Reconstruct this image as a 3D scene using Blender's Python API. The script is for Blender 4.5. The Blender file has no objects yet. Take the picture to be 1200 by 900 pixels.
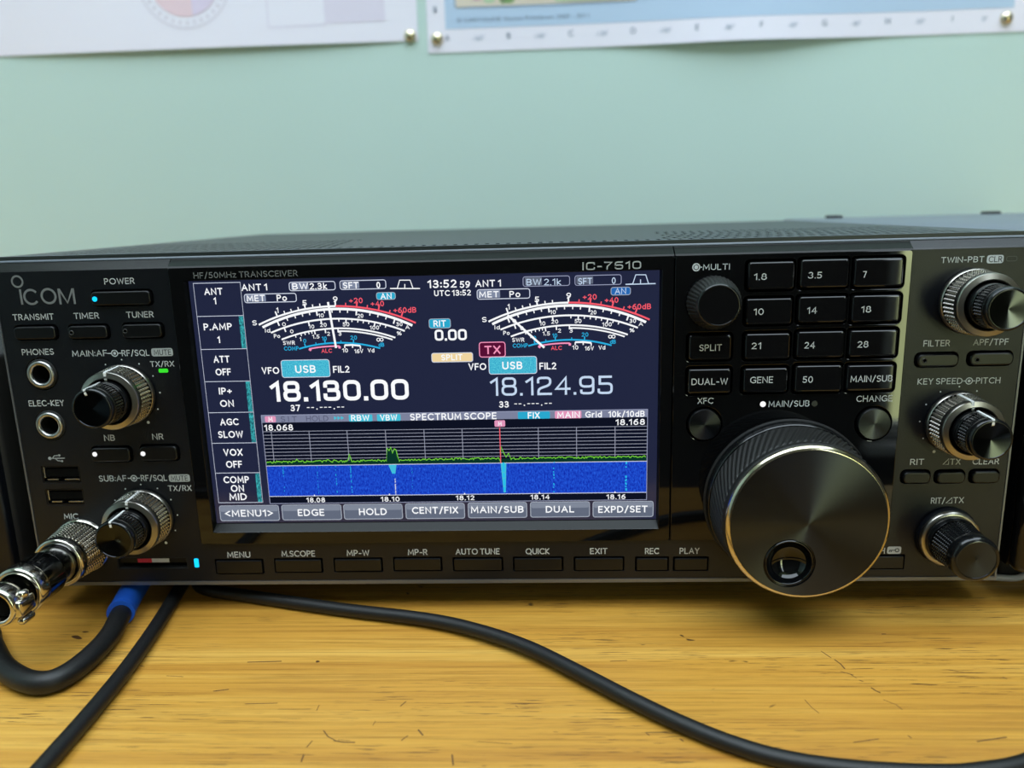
import bpy, bmesh, math, random
from mathutils import Vector, Matrix

random.seed(7)
SC = bpy.context.scene
MM = 0.001
PZ = 12.0            # lower edge of the transceiver's front panel above the desk top (mm)
PI = math.pi

# ------------------------------------------------------------------ camera
CAM_POS = (15.608, -253.997, 128.578)
CAM_M = ((0.99883, 0.040207, -0.026884), (-0.017419, -0.219502, -0.975457), (-0.045122, 0.974783, -0.218545))
cam = bpy.data.cameras.new('camera')
cam.sensor_fit = 'HORIZONTAL'
cam.sensor_width = 36.0
cam.lens = 904.515 / 1200.0 * 36.0
cam.clip_start = 0.01
cam.clip_end = 60.0
cam.dof.use_dof = True
cam.dof.focus_distance = 0.254
cam.dof.aperture_fstop = 10.0
cam_ob = bpy.data.objects.new('camera', cam)
SC.collection.objects.link(cam_ob)
r0, r1, r2 = (Vector(r) for r in CAM_M)
mw = Matrix((r0, -r1, -r2)).transposed().to_4x4()
mw.translation = Vector((CAM_POS[0], CAM_POS[1], CAM_POS[2] + PZ)) * MM
cam_ob.matrix_world = mw
SC.camera = cam_ob

# ------------------------------------------------------------------ colour management and light
SC.view_settings.view_transform = 'Standard'
SC.view_settings.look = 'None'
SC.view_settings.gamma = 1.0
SC.view_settings.use_curve_mapping = False
SC.view_settings.exposure = 0.0

WIN_X0, WIN_X1, WIN_Z0, WIN_Z1 = 1.08, 1.46, -0.62, 1.58     # window opening in the wall behind the camera (m)
ROOM_X0, ROOM_X1, ROOM_Y0, ROOM_Y1, ROOM_Z0, ROOM_Z1 = -1.9, 2.2, -2.2, 0.39, -0.74, 1.75
SKY_STRENGTH = 16.0
ADDED_SKYL = (-1.20, 1.40, -1.40, 0.24)      # unseen ceiling opening, added for soft overhead daylight: x0, x1, y0, y1 (m)

w = bpy.data.worlds.new('world')
SC.world = w
w.use_nodes = True
nt = w.node_tree
nt.nodes.clear()
wo = nt.nodes.new('ShaderNodeOutputWorld')
bg = nt.nodes.new('ShaderNodeBackground')
tc = nt.nodes.new('ShaderNodeTexCoord')
sx = nt.nodes.new('ShaderNodeSeparateXYZ')
rp = nt.nodes.new('ShaderNodeValToRGB')
nz = nt.nodes.new('ShaderNodeTexNoise')
nz.inputs['Scale'].default_value = 7.0
nz.inputs['Detail'].default_value = 5.0
ad = nt.nodes.new('ShaderNodeMath'); ad.operation = 'MULTIPLY_ADD'
ad.inputs[1].default_value = 0.25
sub = nt.nodes.new('ShaderNodeMath'); sub.operation = 'ADD'; sub.inputs[1].default_value = 0.38
nt.links.new(tc.outputs['Generated'], sx.inputs[0])
nt.links.new(tc.outputs['Generated'], nz.inputs['Vector'])
nt.links.new(nz.outputs['Fac'], ad.inputs[0])
nt.links.new(sx.outputs['Z'], ad.inputs[2])
nt.links.new(ad.outputs[0], sub.inputs[0])
nt.links.new(sub.outputs[0], rp.inputs[0])
els = rp.color_ramp.elements
els[0].position = 0.36; els[0].color = (0.42, 0.475, 0.235, 1)
els[1].position = 0.80; els[1].color = (0.268, 0.312, 0.345, 1)
e = els.new(0.52); e.color = (0.70, 0.79, 0.43, 1)
e = els.new(0.60); e.color = (0.60, 0.69, 0.46, 1)
nt.links.new(rp.outputs[0], bg.inputs[0])
bg.inputs[1].default_value = SKY_STRENGTH
nt.links.new(bg.outputs[0], wo.inputs[0])

pl = bpy.data.lights.new('window_daylight', 'AREA')
pl.shape = 'RECTANGLE'
pl.size = WIN_X1 - WIN_X0
pl.size_y = WIN_Z1 - WIN_Z0
pl.cycles.is_portal = True
plo = bpy.data.objects.new('window_daylight', pl)
SC.collection.objects.link(plo)
plo.location = ((WIN_X0 + WIN_X1) / 2, ROOM_Y0 - 0.06, (WIN_Z0 + WIN_Z1) / 2)
plo.rotation_euler = (PI / 2, 0, 0)

p2 = bpy.data.lights.new('added_roof_light', 'AREA')  # portal for the daylight of the added ceiling opening
p2.shape = 'RECTANGLE'; p2.size = ADDED_SKYL[1] - ADDED_SKYL[0]; p2.size_y = ADDED_SKYL[3] - ADDED_SKYL[2]
p2.cycles.is_portal = True
p2o = bpy.data.objects.new('added_roof_light', p2)
SC.collection.objects.link(p2o)
p2o.location = ((ADDED_SKYL[0] + ADDED_SKYL[1]) / 2, (ADDED_SKYL[2] + ADDED_SKYL[3]) / 2, ROOM_Z1 + 0.05)

# ------------------------------------------------------------------ helpers
def lin(c):
    return tuple(((x / 255.0) / 12.92 if x <= 10.3 else (((x / 255.0) + 0.055) / 1.055) ** 2.4) for x in c)

MATS = {}
def mat(name, col=(128, 128, 128), rough=0.5, metal=0.0, spec=0.5, emit=None, estr=1.0, coat=0.0, aniso=0.0, bump=0.0, bscale=900.0):
    m = bpy.data.materials.new(name)
    m.use_nodes = True
    n = m.node_tree.nodes; b = n['Principled BSDF']
    b.inputs['Base Color'].default_value = (*lin(col), 1)
    b.inputs['Roughness'].default_value = rough
    b.inputs['Metallic'].default_value = metal
    b.inputs['Specular IOR Level'].default_value = spec
    b.inputs['Coat Weight'].default_value = coat
    b.inputs['Coat Roughness'].default_value = 0.05
    if emit:
        b.inputs['Emission Color'].default_value = (*lin(emit), 1)
        b.inputs['Emission Strength'].default_value = estr
    if aniso:
        b.inputs['Anisotropic'].default_value = aniso
        t = n.new('ShaderNodeTangent'); t.direction_type = 'RADIAL'; t.axis = 'Y'
        b.inputs['Anisotropic Rotation'].default_value = 0.25
        m.node_tree.links.new(t.outputs[0], b.inputs['Tangent'])
    if bump:
        t = n.new('ShaderNodeTexCoord'); x = n.new('ShaderNodeTexNoise'); bp = n.new('ShaderNodeBump')
        x.inputs['Scale'].default_value = bscale
        x.inputs['Detail'].default_value = 2.0
        bp.inputs['Strength'].default_value = bump
        bp.inputs['Distance'].default_value = 0.0002
        m.node_tree.links.new(t.outputs['Object'], x.inputs['Vector'])
        m.node_tree.links.new(x.outputs['Fac'], bp.inputs['Height'])
        m.node_tree.links.new(bp.outputs[0], b.inputs['Normal'])
    MATS[name] = m
    return m

def glow(name, col, strength=1.0):
    return mat(name, (0, 0, 0), 0.5, emit=col, estr=strength, spec=0.0)

mat('matte_black', (11, 14, 20), 0.36, bump=0.25, bscale=2500, spec=0.42)
mat('button_black', (10, 11, 13), 0.33, spec=0.4)
mat('gloss_black', (8, 9, 11), 0.03, spec=0.5)
mat('bevel_black', (12, 15, 13), 0.27, spec=0.2)
mat('wire_white', (226, 226, 224), 0.35)
mat('scratch_brown', (104, 70, 36), 0.7)
mat('key_black', (12, 12, 14), 0.025, spec=0.5)
mat('void_black', (4, 4, 4), 0.8, spec=0.1)
mat('case_grey', (104, 112, 122), 0.4)
mat('cover_grey', (44, 50, 49), 0.42, bump=0.25, bscale=3000, spec=0.5)
mat('rim_grey', (120, 122, 126), 0.42, metal=0.7)
mat('knob_silver', (172, 168, 160), 0.28, metal=1.0)
mat('knob_black', (16, 17, 18), 0.18)
mat('knob_face', (50, 52, 56), 0.10, metal=1.0, aniso=0.7)
mat('spun_black', (64, 67, 74), 0.28, metal=1.0, aniso=0.92)
mat('dial_rubber', (20, 21, 19), 0.55)
mat('dial_trim', (210, 200, 178), 0.16, metal=1.0)
mat('jack_metal', (190, 190, 188), 0.32, metal=1.0)
mat('chrome', (205, 200, 190), 0.16, metal=1.0, bump=0.08, bscale=500)
mat('chrome_dark', (120, 120, 122), 0.14, metal=1.0)
mat('white_ink', (205, 210, 212), 0.6)
mat('grey_ink', (120, 124, 126), 0.5)
mat('light_ink', (178, 184, 186), 0.4)
mat('faint_ink', (66, 70, 73), 0.5)
mat('dark_ink', (52, 56, 60), 0.6)
mat('pointer_white', (235, 236, 234), 0.5)
mat('cable_black', (13, 13, 13), 0.5, bump=0.2, bscale=700)
mat('sleeve_blue', (18, 84, 190), 0.5)
mat('card_red', (190, 40, 70), 0.5)
mat('card_white', (190, 195, 205), 0.5)
mat('rubber_black', (14, 14, 14), 0.7)
glow('led_blue', (20, 190, 255), 1.6)
glow('led_white', (255, 255, 255), 1.0)
glow('led_green', (60, 225, 50), 1.0)
mat('led_off', (40, 42, 44), 0.3)
INK = {'w': 'white_ink', 'g': 'grey_ink', 'l': 'light_ink', 'k': 'dark_ink', 'W': 's_white', 'B': 's_bluewhite', 'P': 's_pink', 'D': 's_dim', 'R': 's_red', 'C': 's_cyan'}
for n_, c_ in (('s_white', (250, 252, 255)), ('s_bluewhite', (196, 216, 240)), ('s_pink', (250, 150, 190)), ('s_dim', (88, 92, 116)), ('s_red', (248, 92, 108)), ('s_cyan', (40, 175, 225)),
               ('s_line', (150, 156, 184)), ('s_frame', (205, 212, 230)), ('s_fill', (128, 138, 162)), ('s_aqua', (42, 168, 205)), ('s_wine', (86, 16, 52)), ('s_blue', (40, 104, 178)), ('s_cream', (238, 212, 160)),
               ('s_header', (124, 130, 156)), ('s_soft', (98, 106, 124)), ('s_softrim', (170, 178, 192)), ('s_teal', (44, 128, 140)), ('s_green', (120, 215, 60)), ('s_dgreen', (10, 52, 40)), ('s_grid', (160, 164, 184)), ('s_rose', (226, 150, 186)),
               ('s_streak', (40, 190, 235)), ('s_black', (14, 18, 34)), ('s_cyanfill', (70, 190, 215)), ('s_softtop', (128, 136, 152))):
    glow(n_, c_)

def smat_noise(name, c0, c1, scale, c2=None):
    m = bpy.data.materials.new(name); m.use_nodes = True
    n = m.node_tree.nodes; b = n['Principled BSDF']; l = m.node_tree.links
    b.inputs['Base Color'].default_value = (0, 0, 0, 1); b.inputs['Specular IOR Level'].default_value = 0.0
    t = n.new('ShaderNodeTexCoord'); mp = n.new('ShaderNodeMapping'); x = n.new('ShaderNodeTexNoise'); r = n.new('ShaderNodeValToRGB')
    mp.inputs['Scale'].default_value = scale
    x.inputs['Scale'].default_value = 1.0; x.inputs['Detail'].default_value = 3.0; x.inputs['Roughness'].default_value = 0.75
    l.new(t.outputs['Object'], mp.inputs[0]); l.new(mp.outputs[0], x.inputs['Vector']); l.new(x.outputs['Fac'], r.inputs[0])
    r.color_ramp.elements[0].position = 0.36; r.color_ramp.elements[0].color = (*lin(c0), 1)
    r.color_ramp.elements[1].position = 0.66; r.color_ramp.elements[1].color = (*lin(c1), 1)
    if c2:
        q = r.color_ramp.elements.new(0.76); q.color = (*lin(c2), 1)
    l.new(r.outputs[0], b.inputs['Emission Color']); b.inputs['Emission Strength'].default_value = 1.0
    MATS[name] = m
smat_noise('s_waterfall', (12, 36, 165), (38, 94, 226), (1900, 1, 900), (70, 150, 250))
smat_noise('s_tealstripe', (16, 40, 66), (70, 200, 205), (1500, 1, 900))
smat_noise('s_usb', (36, 150, 195), (96, 214, 226), (2200, 1, 2200))

# LCD panel: dark navy glow under a glossy pane
m = mat('s_panel', (4, 5, 8), 0.12, emit=(31, 36, 62), estr=1.0, spec=0.5)

ORG = {}                                     # world origin (mm, desk-top frame) of every object
def place(o, parent, origin):
    ORG[o.name] = Vector(origin)
    SC.collection.objects.link(o)
    if parent is not None:
        o.parent = parent
        o.location = (Vector(origin) - ORG[parent.name]) * MM
    else:
        o.location = Vector(origin) * MM
    return o

def P(u, y, v):                              # panel coordinates (mm) -> desk frame (mm)
    return Vector((u - 170.0, y, v + PZ))

class MB:
    """collects faces in desk-frame millimetres, then links them as ONE mesh object"""
    def __init__(s):
        s.v = []; s.f = []; s.m = []; s.sm = []; s.names = []
    def mi(s, name):
        if name not in s.names: s.names.append(name)
        return s.names.index(name)
    def add(s, verts, faces, m, smooth=False):
        o = len(s.v); k = s.mi(m)
        s.v.extend(Vector(x) for x in verts)
        for f in faces:
            s.f.append([i + o for i in f]); s.m.append(k); s.sm.append(smooth)
    def mesh(s, me, fn, m, smooth=False):
        s.add([fn(x.co) for x in me.vertices], [list(p.vertices) for p in me.polygons], m, smooth)
    def box(s, a, b, m):
        (x0, y0, z0), (x1, y1, z1) = a, b
        vs = [(x0, y0, z0), (x1, y0, z0), (x1, y1, z0), (x0, y1, z0), (x0, y0, z1), (x1, y0, z1), (x1, y1, z1), (x0, y1, z1)]
        s.add(vs, [(0, 3, 2, 1), (4, 5, 6, 7), (0, 1, 5, 4), (1, 2, 6, 5), (2, 3, 7, 6), (3, 0, 4, 7)], m)
    def rbox(s, a, b, r, m, seg=3):
        bm = bmesh.new()
        bmesh.ops.create_cube(bm, size=1.0)
        d = [b[i] - a[i] for i in range(3)]
        for v in bm.verts:
            v.co = Vector([a[i] + (v.co[i] + 0.5) * d[i] for i in range(3)])
        bmesh.ops.bevel(bm, geom=bm.edges[:], offset=r, segments=seg, profile=0.5, affect='EDGES')
        bm.verts.index_update()
        s.add([v.co.copy() for v in bm.verts], [[v.index for v in f.verts] for f in bm.faces], m, True)
        bm.free()
    def build(s, name, parent=None, origin=None):
        if origin is None:
            lo = [min(v[i] for v in s.v) for i in range(3)]; hi = [max(v[i] for v in s.v) for i in range(3)]
            origin = Vector(((lo[0] + hi[0]) / 2, (lo[1] + hi[1]) / 2, lo[2]))
        origin = Vector(origin)
        me = bpy.data.meshes.new(name)
        me.from_pydata([(v - origin) * MM for v in s.v], [], s.f)
        for n in s.names: me.materials.append(MATS[n])
        me.polygons.foreach_set('material_index', s.m)
        me.polygons.foreach_set('use_smooth', s.sm)
        me.update()
        me.validate()
        o = bpy.data.objects.new(name, me)
        return place(o, parent, origin)

def tag(o, label, cat, group=None):
    o['label'] = label; o['category'] = cat
    if group: o['group'] = group
    return o

def thing(name, label, cat, loc, group=None):
    return tag(place(bpy.data.objects.new(name, None), None, loc), label, cat, group)

def rrect(u0, u1, v0, v1, r=1.0, n=5):
    r = min(r, (u1 - u0) / 2 - 1e-3, (v1 - v0) / 2 - 1e-3)
    out = []
    for cx, cy, a in ((u1 - r, v1 - r, 0), (u0 + r, v1 - r, 90), (u0 + r, v0 + r, 180), (u1 - r, v0 + r, 270)):
        for k in range(n + 1):
            t = math.radians(a + 90.0 * k / n)
            out.append((cx + r * math.cos(t), cy + r * math.sin(t)))
    return out

def circle(u, v, r, n=48):
    return [(u + r * math.cos(2 * PI * k / n), v + r * math.sin(2 * PI * k / n)) for k in range(n)]

def plate_mesh(loops, thick, bevel=0.0, res=1):
    """filled 2-D outline with holes, given thickness; chamfered edges (runs -t/2..t/2)"""
    c = bpy.data.curves.new('outline', 'CURVE')
    c.dimensions = '2D'; c.fill_mode = 'BOTH'
    c.extrude = max(thick / 2 - bevel, 0.0); c.bevel_depth = bevel; c.bevel_resolution = res
    c.offset = -bevel
    for lp in loops:
        s = c.splines.new('POLY'); s.points.add(len(lp) - 1); s.use_cyclic_u = True
        for p, q in zip(s.points, lp): p.co = (q[0], q[1], 0, 1)
    o = bpy.data.objects.new('outline', c)
    me = bpy.data.meshes.new_from_object(o)
    bpy.data.objects.remove(o); bpy.data.curves.remove(c)
    return me

def plate(mb, loops, yfront, thick, m, bevel=0.0, res=1):
    me = plate_mesh(loops, thick, bevel, res)
    mb.mesh(me, lambda c: P(c.x, yfront + thick / 2 - c.z, c.y), m)
    bpy.data.meshes.remove(me)

FONT_CACHE = {}
def text_geo(s, bold):
    if (s, bold) not in FONT_CACHE:
        c = bpy.data.curves.new('lettering', 'FONT')
        c.body = s; c.size = 1.0; c.resolution_u = 3; c.offset = 0.0
        if bold: c.offset = 0.014 * bold
        o = bpy.data.objects.new('lettering', c)
        me = bpy.data.meshes.new_from_object(o)
        vs = [v.co.copy() for v in me.vertices]; fs = [list(p.vertices) for p in me.polygons]
        bpy.data.objects.remove(o); bpy.data.curves.remove(c); bpy.data.meshes.remove(me)
        FONT_CACHE[(s, bold)] = (vs, fs)
    return FONT_CACHE[(s, bold)]

def print_text(mb, s, uc, vc, wd, cap, m, y, bold=0, fn=None):
    vs, fs = text_geo(s, bold)
    x0 = min(v.x for v in vs); x1 = max(v.x for v in vs)
    ky = cap / 0.729
    kx = wd / (x1 - x0) if wd else ky
    f = fn or (lambda u, v: P(u, y, v))
    mb.add([f(uc + (q.x - (x0 + x1) / 2) * kx, vc - cap / 2 + q.y * ky) for q in vs], fs, m)

def poly(mb, pts, y, m):
    mb.add([P(u, y, v) for u, v in pts], [list(range(len(pts)))], m)

def rect(mb, r, y, m, rad=0.0):
    pts = rrect(r[0], r[1], r[2], r[3], rad, 3) if rad else [(r[0], r[2]), (r[1], r[2]), (r[1], r[3]), (r[0], r[3])]
    poly(mb, pts, y, m)

def ribbon(mb, pts, wd, y, m, closed=False, fn=None):
    n = len(pts); L = []; R = []
    for i in range(n):
        if closed: a = pts[(i - 1) % n]; b = pts[(i + 1) % n]
        else: a = pts[max(i - 1, 0)]; b = pts[min(i + 1, n - 1)]
        dx, dy = b[0] - a[0], b[1] - a[1]; d = math.hypot(dx, dy) or 1.0
        nx, ny = -dy / d * wd / 2, dx / d * wd / 2
        L.append((pts[i][0] + nx, pts[i][1] + ny)); R.append((pts[i][0] - nx, pts[i][1] - ny))
    f = fn or (lambda u, v: P(u, y, v))
    vs = [f(*q) for q in R] + [f(*q) for q in L]
    rng = range(n) if closed else range(n - 1)
    mb.add(vs, [(i, (i + 1) % n, n + (i + 1) % n, n + i) for i in rng], m)

def frame(mb, r, y, m, wd=0.3, rad=0.6):
    ribbon(mb, rrect(r[0], r[1], r[2], r[3], rad, 3), wd, y, m, True)

def lathe(mb, u, v, prof, m, n=64, smooth=True, y0=0.0, cap_last=False):
    """profile [(radius, height)] turned about the axis that leaves the panel (-Y); height from y0"""
    vs = []; fs = []
    for r, h in prof:
        for k in range(n):
            a = 2 * PI * k / n
            vs.append(P(u + r * math.cos(a), y0 - h, v + r * math.sin(a)))
    for j in range(len(prof) - 1):
        for k in range(n):
            fs.append((j * n + k, j * n + (k + 1) % n, (j + 1) * n + (k + 1) % n, (j + 1) * n + k))
    mb.add(vs, fs, m, smooth)
    if cap_last:
        r, h = prof[-1]
        mb.add([P(u + r * math.cos(2 * PI * k / n), y0 - h, v + r * math.sin(2 * PI * k / n)) for k in range(n)], [list(range(n))], m)

def knurl(mb, u, v, r0, h0, r1, h1, m, teeth=60, rows=6, depth=0.22, y0=0.0, duty=2):
    n = teeth * 4; prof = []
    dh = (h1 - h0) / rows
    for k in range(rows):
        a = h0 + k * dh
        for q, full in ((0.0, 0), (0.24, 1), (0.62, 1), (0.86, 0)):
            prof.append((a + q * dh, full))
    prof.append((h1, 0))
    vs = []; fs = []
    for h, full in prof:
        R = r0 + (r1 - r0) * (h - h0) / (h1 - h0)
        for k in range(n):
            a = 2 * PI * k / n
            r = R if (full and k % 4 < duty) else R - depth
            vs.append(P(u + r * math.cos(a), y0 - h, v + r * math.sin(a)))
    for j in range(len(prof) - 1):
        for k in range(n):
            fs.append((j * n + k, j * n + (k + 1) % n, (j + 1) * n + (k + 1) % n, (j + 1) * n + k))
    mb.add(vs, fs, m, False)

def smooth_path(pts, sub=8):
    out = []
    q = [Vector(p) for p in pts]
    q = [q[0] * 2 - q[1]] + q + [q[-1] * 2 - q[-2]]
    for i in range(1, len(q) - 2):
        for k in range(sub):
            t = k / sub
            a, b, c, d = q[i - 1], q[i], q[i + 1], q[i + 2]
            out.append(0.5 * ((2 * b) + (c - a) * t + (2 * a - 5 * b + 4 * c - d) * t * t + (3 * b - a - 3 * c + d) * t ** 3))
    out.append(q[-2])
    return out

def tube(mb, path, r, m, n=16, caps=True):
    """path: desk-frame mm; r: radius or list of radii"""
    up = Vector((0, 0, 1)); N = len(path)
    rs = r if isinstance(r, (list, tuple)) else [r] * N
    vs = []; fs = []; side = None
    for i, p in enumerate(path):
        t = (path[min(i + 1, N - 1)] - path[max(i - 1, 0)]).normalized()
        s0 = t.cross(up) if side is None else side - t * side.dot(t)
        if s0.length < 1e-4: s0 = t.cross(Vector((1, 0, 0)))
        side = s0.normalized(); b = side.cross(t).normalized()
        for k in range(n):
            a = 2 * PI * k / n
            vs.append(p + (side * math.cos(a) + b * math.sin(a)) * rs[i])
    for i in range(N - 1):
        for k in range(n):
            fs.append((i * n + k, i * n + (k + 1) % n, (i + 1) * n + (k + 1) % n, (i + 1) * n + k))
    mb.add(vs, fs, m, True)
    if caps:
        mb.add(vs[:n], [list(range(n))], m); mb.add(vs[-n:], [list(range(n))], m)

# ------------------------------------------------------------------ lettering drawn as strokes
def _arc(cx, cy, rx, ry, a0, a1, n=None):
    n = n or max(4, int(abs(a1 - a0) / 20))
    return [(cx + rx * math.cos(math.radians(a0 + (a1 - a0) * k / n)), cy + ry * math.sin(math.radians(a0 + (a1 - a0) * k / n))) for k in range(n + 1)]
def _ell(cx, cy, rx, ry): return ('c', _arc(cx, cy, rx, ry, 0, 360, 20)[:-1])
def _rp(pts, r=0.2):
    """polyline with its inner corners rounded"""
    out = [pts[0]]
    for a, b, c in zip(pts, pts[1:], pts[2:]):
        A, B_, C_ = Vector(a), Vector(b), Vector(c)
        d0 = min(r, (A - B_).length * 0.5); d1 = min(r, (C_ - B_).length * 0.5)
        p = B_ + (A - B_).normalized() * d0; q = B_ + (C_ - B_).normalized() * d1
        for k in range(5):
            t = k / 4
            s = p * (1 - t) ** 2 + B_ * 2 * t * (1 - t) + q * t * t
            out.append((s.x, s.y))
    out.append(pts[-1])
    return out
def _rr(a, b, c, d, r): return ('c', rrect(a, b, c, d, r, 4))
GLYPH = {
 'A': (.68, [[(0, 0), (.34, 1), (.68, 0)], [(.12, .34), (.56, .34)]]),
 'B': (.54, [[(0, 0), (0, 1), (.27, 1)] + _arc(.27, .76, .23, .24, 80, -80) + [(.27, .52), (0, .52)], [(.27, .52)] + _arc(.27, .26, .27, .26, 80, -80) + [(.27, 0), (0, 0)]]),
 'C': (.68, [_arc(.42, .5, .42, .5, 50, 310)]),
 'D': (.66, [('c', [(0, 0), (0, 1), (.22, 1)] + _arc(.22, .5, .44, .5, 80, -80) + [(.22, 0)])]),
 'E': (.46, [[(.46, 1), (0, 1), (0, 0), (.46, 0)], [(0, .52), (.41, .52)]]),
 'F': (.44, [[(.44, 1), (0, 1), (0, 0)], [(0, .5), (.4, .5)]]),
 'G': (.72, [_arc(.42, .5, .42, .5, 50, 300) + [(.72, .1), (.72, .46), (.48, .46)]]),
 'H': (.62, [[(0, 0), (0, 1)], [(.62, 0), (.62, 1)], [(0, .52), (.62, .52)]]),
 'I': (.0, [[(0, 0), (0, 1)]]),
 'J': (.3, [[(.3, 1), (.3, .2), (.18, .02), (0, 0)]]),
 'K': (.54, [[(0, 0), (0, 1)], [(.5, 1), (.02, .48), (.54, 0)]]),
 'L': (.44, [[(0, 1), (0, 0), (.44, 0)]]),
 'M': (.78, [[(0, 0), (.05, 1), (.39, .22), (.73, 1), (.78, 0)]]),
 'N': (.62, [[(0, 0), (0, 1), (.62, 0), (.62, 1)]]),
 'O': (.84, [_ell(.42, .5, .42, .5)]),
 'P': (.5, [[(0, 0), (0, 1), (.25, 1)] + _arc(.25, .73, .25, .27, 80, -80) + [(.25, .46), (0, .46)]]),
 'Q': (.84, [_ell(.42, .5, .42, .5), [(.48, .12), (.82, -.12)]]),
 'R': (.54, [[(0, 0), (0, 1), (.26, 1)] + _arc(.26, .74, .24, .26, 80, -80) + [(.26, .48), (0, .48)], [(.28, .48), (.54, 0)]]),
 'S': (.5, [_arc(.26, .75, .24, .25, 35, 265) + _arc(.25, .25, .25, .25, 85, -145)]),
 'T': (.58, [[(0, 1), (.58, 1)], [(.29, 1), (.29, 0)]]),
 'U': (.6, [[(0, 1)] + _arc(.3, .3, .3, .3, 180, 360) + [(.6, 1)]]),
 'V': (.62, [[(0, 1), (.31, 0), (.62, 1)]]),
 'W': (.92, [[(0, 1), (.22, 0), (.46, .92), (.7, 0), (.92, 1)]]),
 'X': (.58, [[(0, 0), (.58, 1)], [(0, 1), (.58, 0)]]),
 'Y': (.56, [[(0, 1), (.28, .46), (.56, 1)], [(.28, .46), (.28, 0)]]),
 'Z': (.54, [[(0, 1), (.54, 1), (0, 0), (.54, 0)]]),
 '0': (.52, [_ell(.26, .5, .26, .5)]),
 '1': (.26, [[(0, .8), (.24, 1), (.24, 0)]]),
 '2': (.5, [_arc(.25, .73, .24, .27, 155, -30) + [(0, 0), (.5, 0)]]),
 '3': (.5, [_arc(.23, .76, .22, .24, 145, -85) + [(.14, .52)], [(.14, .52)] + _arc(.22, .26, .27, .26, 85, -150)]),
 '4': (.56, [[(.42, 0), (.42, 1), (0, .3), (.56, .3)]]),
 '5': (.48, [[(.45, 1), (.07, 1), (.04, .55)] + _arc(.2, .3, .27, .3, 100, -140)]),
 '6': (.52, [_ell(.26, .3, .26, .3), [(.01, .34), (.06, .66), (.2, .9), (.44, 1)]]),
 '7': (.5, [[(0, 1), (.5, 1), (.16, 0)]]),
 '8': (.52, [_ell(.26, .77, .21, .23), _ell(.26, .27, .26, .27)]),
 '9': (.52, [_ell(.26, .7, .26, .3), [(.51, .66), (.46, .34), (.32, .1), (.08, 0)]]),
 'd': (.5, [_ell(.25, .34, .25, .34), [(.5, 0), (.5, 1)]]), 'o': (.52, [_ell(.26, .34, .26, .34)]), 'k': (.42, [[(0, 0), (0, 1)], [(.38, .68), (.03, .34), (.42, 0)]]),
 'r': (.28, [[(0, 0), (0, .68)], [(0, .42), (.12, .62), (.28, .68)]]), 'i': (.0, [[(0, 0), (0, .66)], ('d', 0, .94)]), 'z': (.42, [[(0, .68), (.42, .68), (0, 0), (.42, 0)]]),
 '/': (.36, [[(0, -.1), (.36, 1.05)]]), '-': (.28, [[(0, .4), (.28, .4)]]), '+': (.5, [[(0, .45), (.5, .45)], [(.25, .2), (.25, .7)]]),
 '.': (.0, [('d', 0, 0)]), ':': (.0, [('d', 0, .08), ('d', 0, .62)]), '<': (.5, [[(.5, .85), (0, .48), (.5, .1)]]), '>': (.5, [[(0, .85), (.5, .48), (0, .1)]]),
 '%': (.8, [_ell(.16, .78, .16, .22), _ell(.64, .22, .16, .22), [(.12, 0), (.68, 1)]]),
}
SQUARE = {
 '0': (.64, [_rr(0, .64, 0, 1, .24)]), '8': (.64, [_rr(.03, .61, .52, 1, .17), _rr(0, .64, 0, .52, .2)]), '1': (.28, [[(0, .78), (.27, 1), (.27, 0)]]),
 '3': (.62, [_rp([(.02, .8), (.02, 1), (.58, 1), (.58, .53), (.2, .53)]), _rp([(.2, .53), (.62, .53), (.62, 0), (0, 0), (0, .22)])]),
 '2': (.62, [_rp([(.01, .74), (.01, 1), (.6, 1), (.6, .56), (.02, .32), (.02, 0)], .2) + [(.62, 0)]]),
 '4': (.64, [[(.47, 0), (.47, 1), (0, .3), (.64, .3)]]),
 '5': (.62, [[(.58, 1), (.05, 1), (.05, .58)] + _rp([(.06, .58), (.62, .58), (.62, 0), (0, 0), (0, .2)])]),
 '9': (.62, [_rr(0, .62, .42, 1, .2), _rp([(.62, .7), (.62, 0), (.04, 0), (.04, .16)])]),
 '6': (.62, [_rr(0, .62, 0, .56, .2), _rp([(0, .3), (0, 1), (.58, 1)], .24)]),
 '7': (.6, [[(0, 1), (.6, 1), (.22, .4), (.2, 0)]]), 'C': (.66, [_rp([(.66, .78), (.66, 1), (0, 1), (0, 0), (.66, 0), (.66, .22)], .26)]),
}
def stroke(mb, pts, wd, m, f, closed=False, cap=0.5):
    p = [Vector(q) for q in pts]; n = len(p)
    if not closed:
        p[0] = p[0] + (p[0] - p[1]).normalized() * wd * cap
        p[-1] = p[-1] + (p[-1] - p[-2]).normalized() * wd * cap
    L = []; R = []
    for i in range(n):
        d0 = (p[i] - p[i - 1]) if (closed or i) else (p[1] - p[0])
        d1 = (p[(i + 1) % n] - p[i]) if (closed or i < n - 1) else (p[-1] - p[-2])
        d0 = d0.normalized(); d1 = d1.normalized()
        n0 = Vector((-d0.y, d0.x)); n1 = Vector((-d1.y, d1.x))
        b = n0 + n1
        if b.length < 0.2: b = n0
        b.normalize()
        k = wd / 2 / max(b.dot(n0), 0.55)
        L.append(p[i] + b * k); R.append(p[i] - b * k)
    vs = [f(*q) for q in R] + [f(*q) for q in L]
    rng = range(n) if closed else range(n - 1)
    mb.add(vs, [(i, (i + 1) % n, n + (i + 1) % n, n + i) for i in rng], m)

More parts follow.
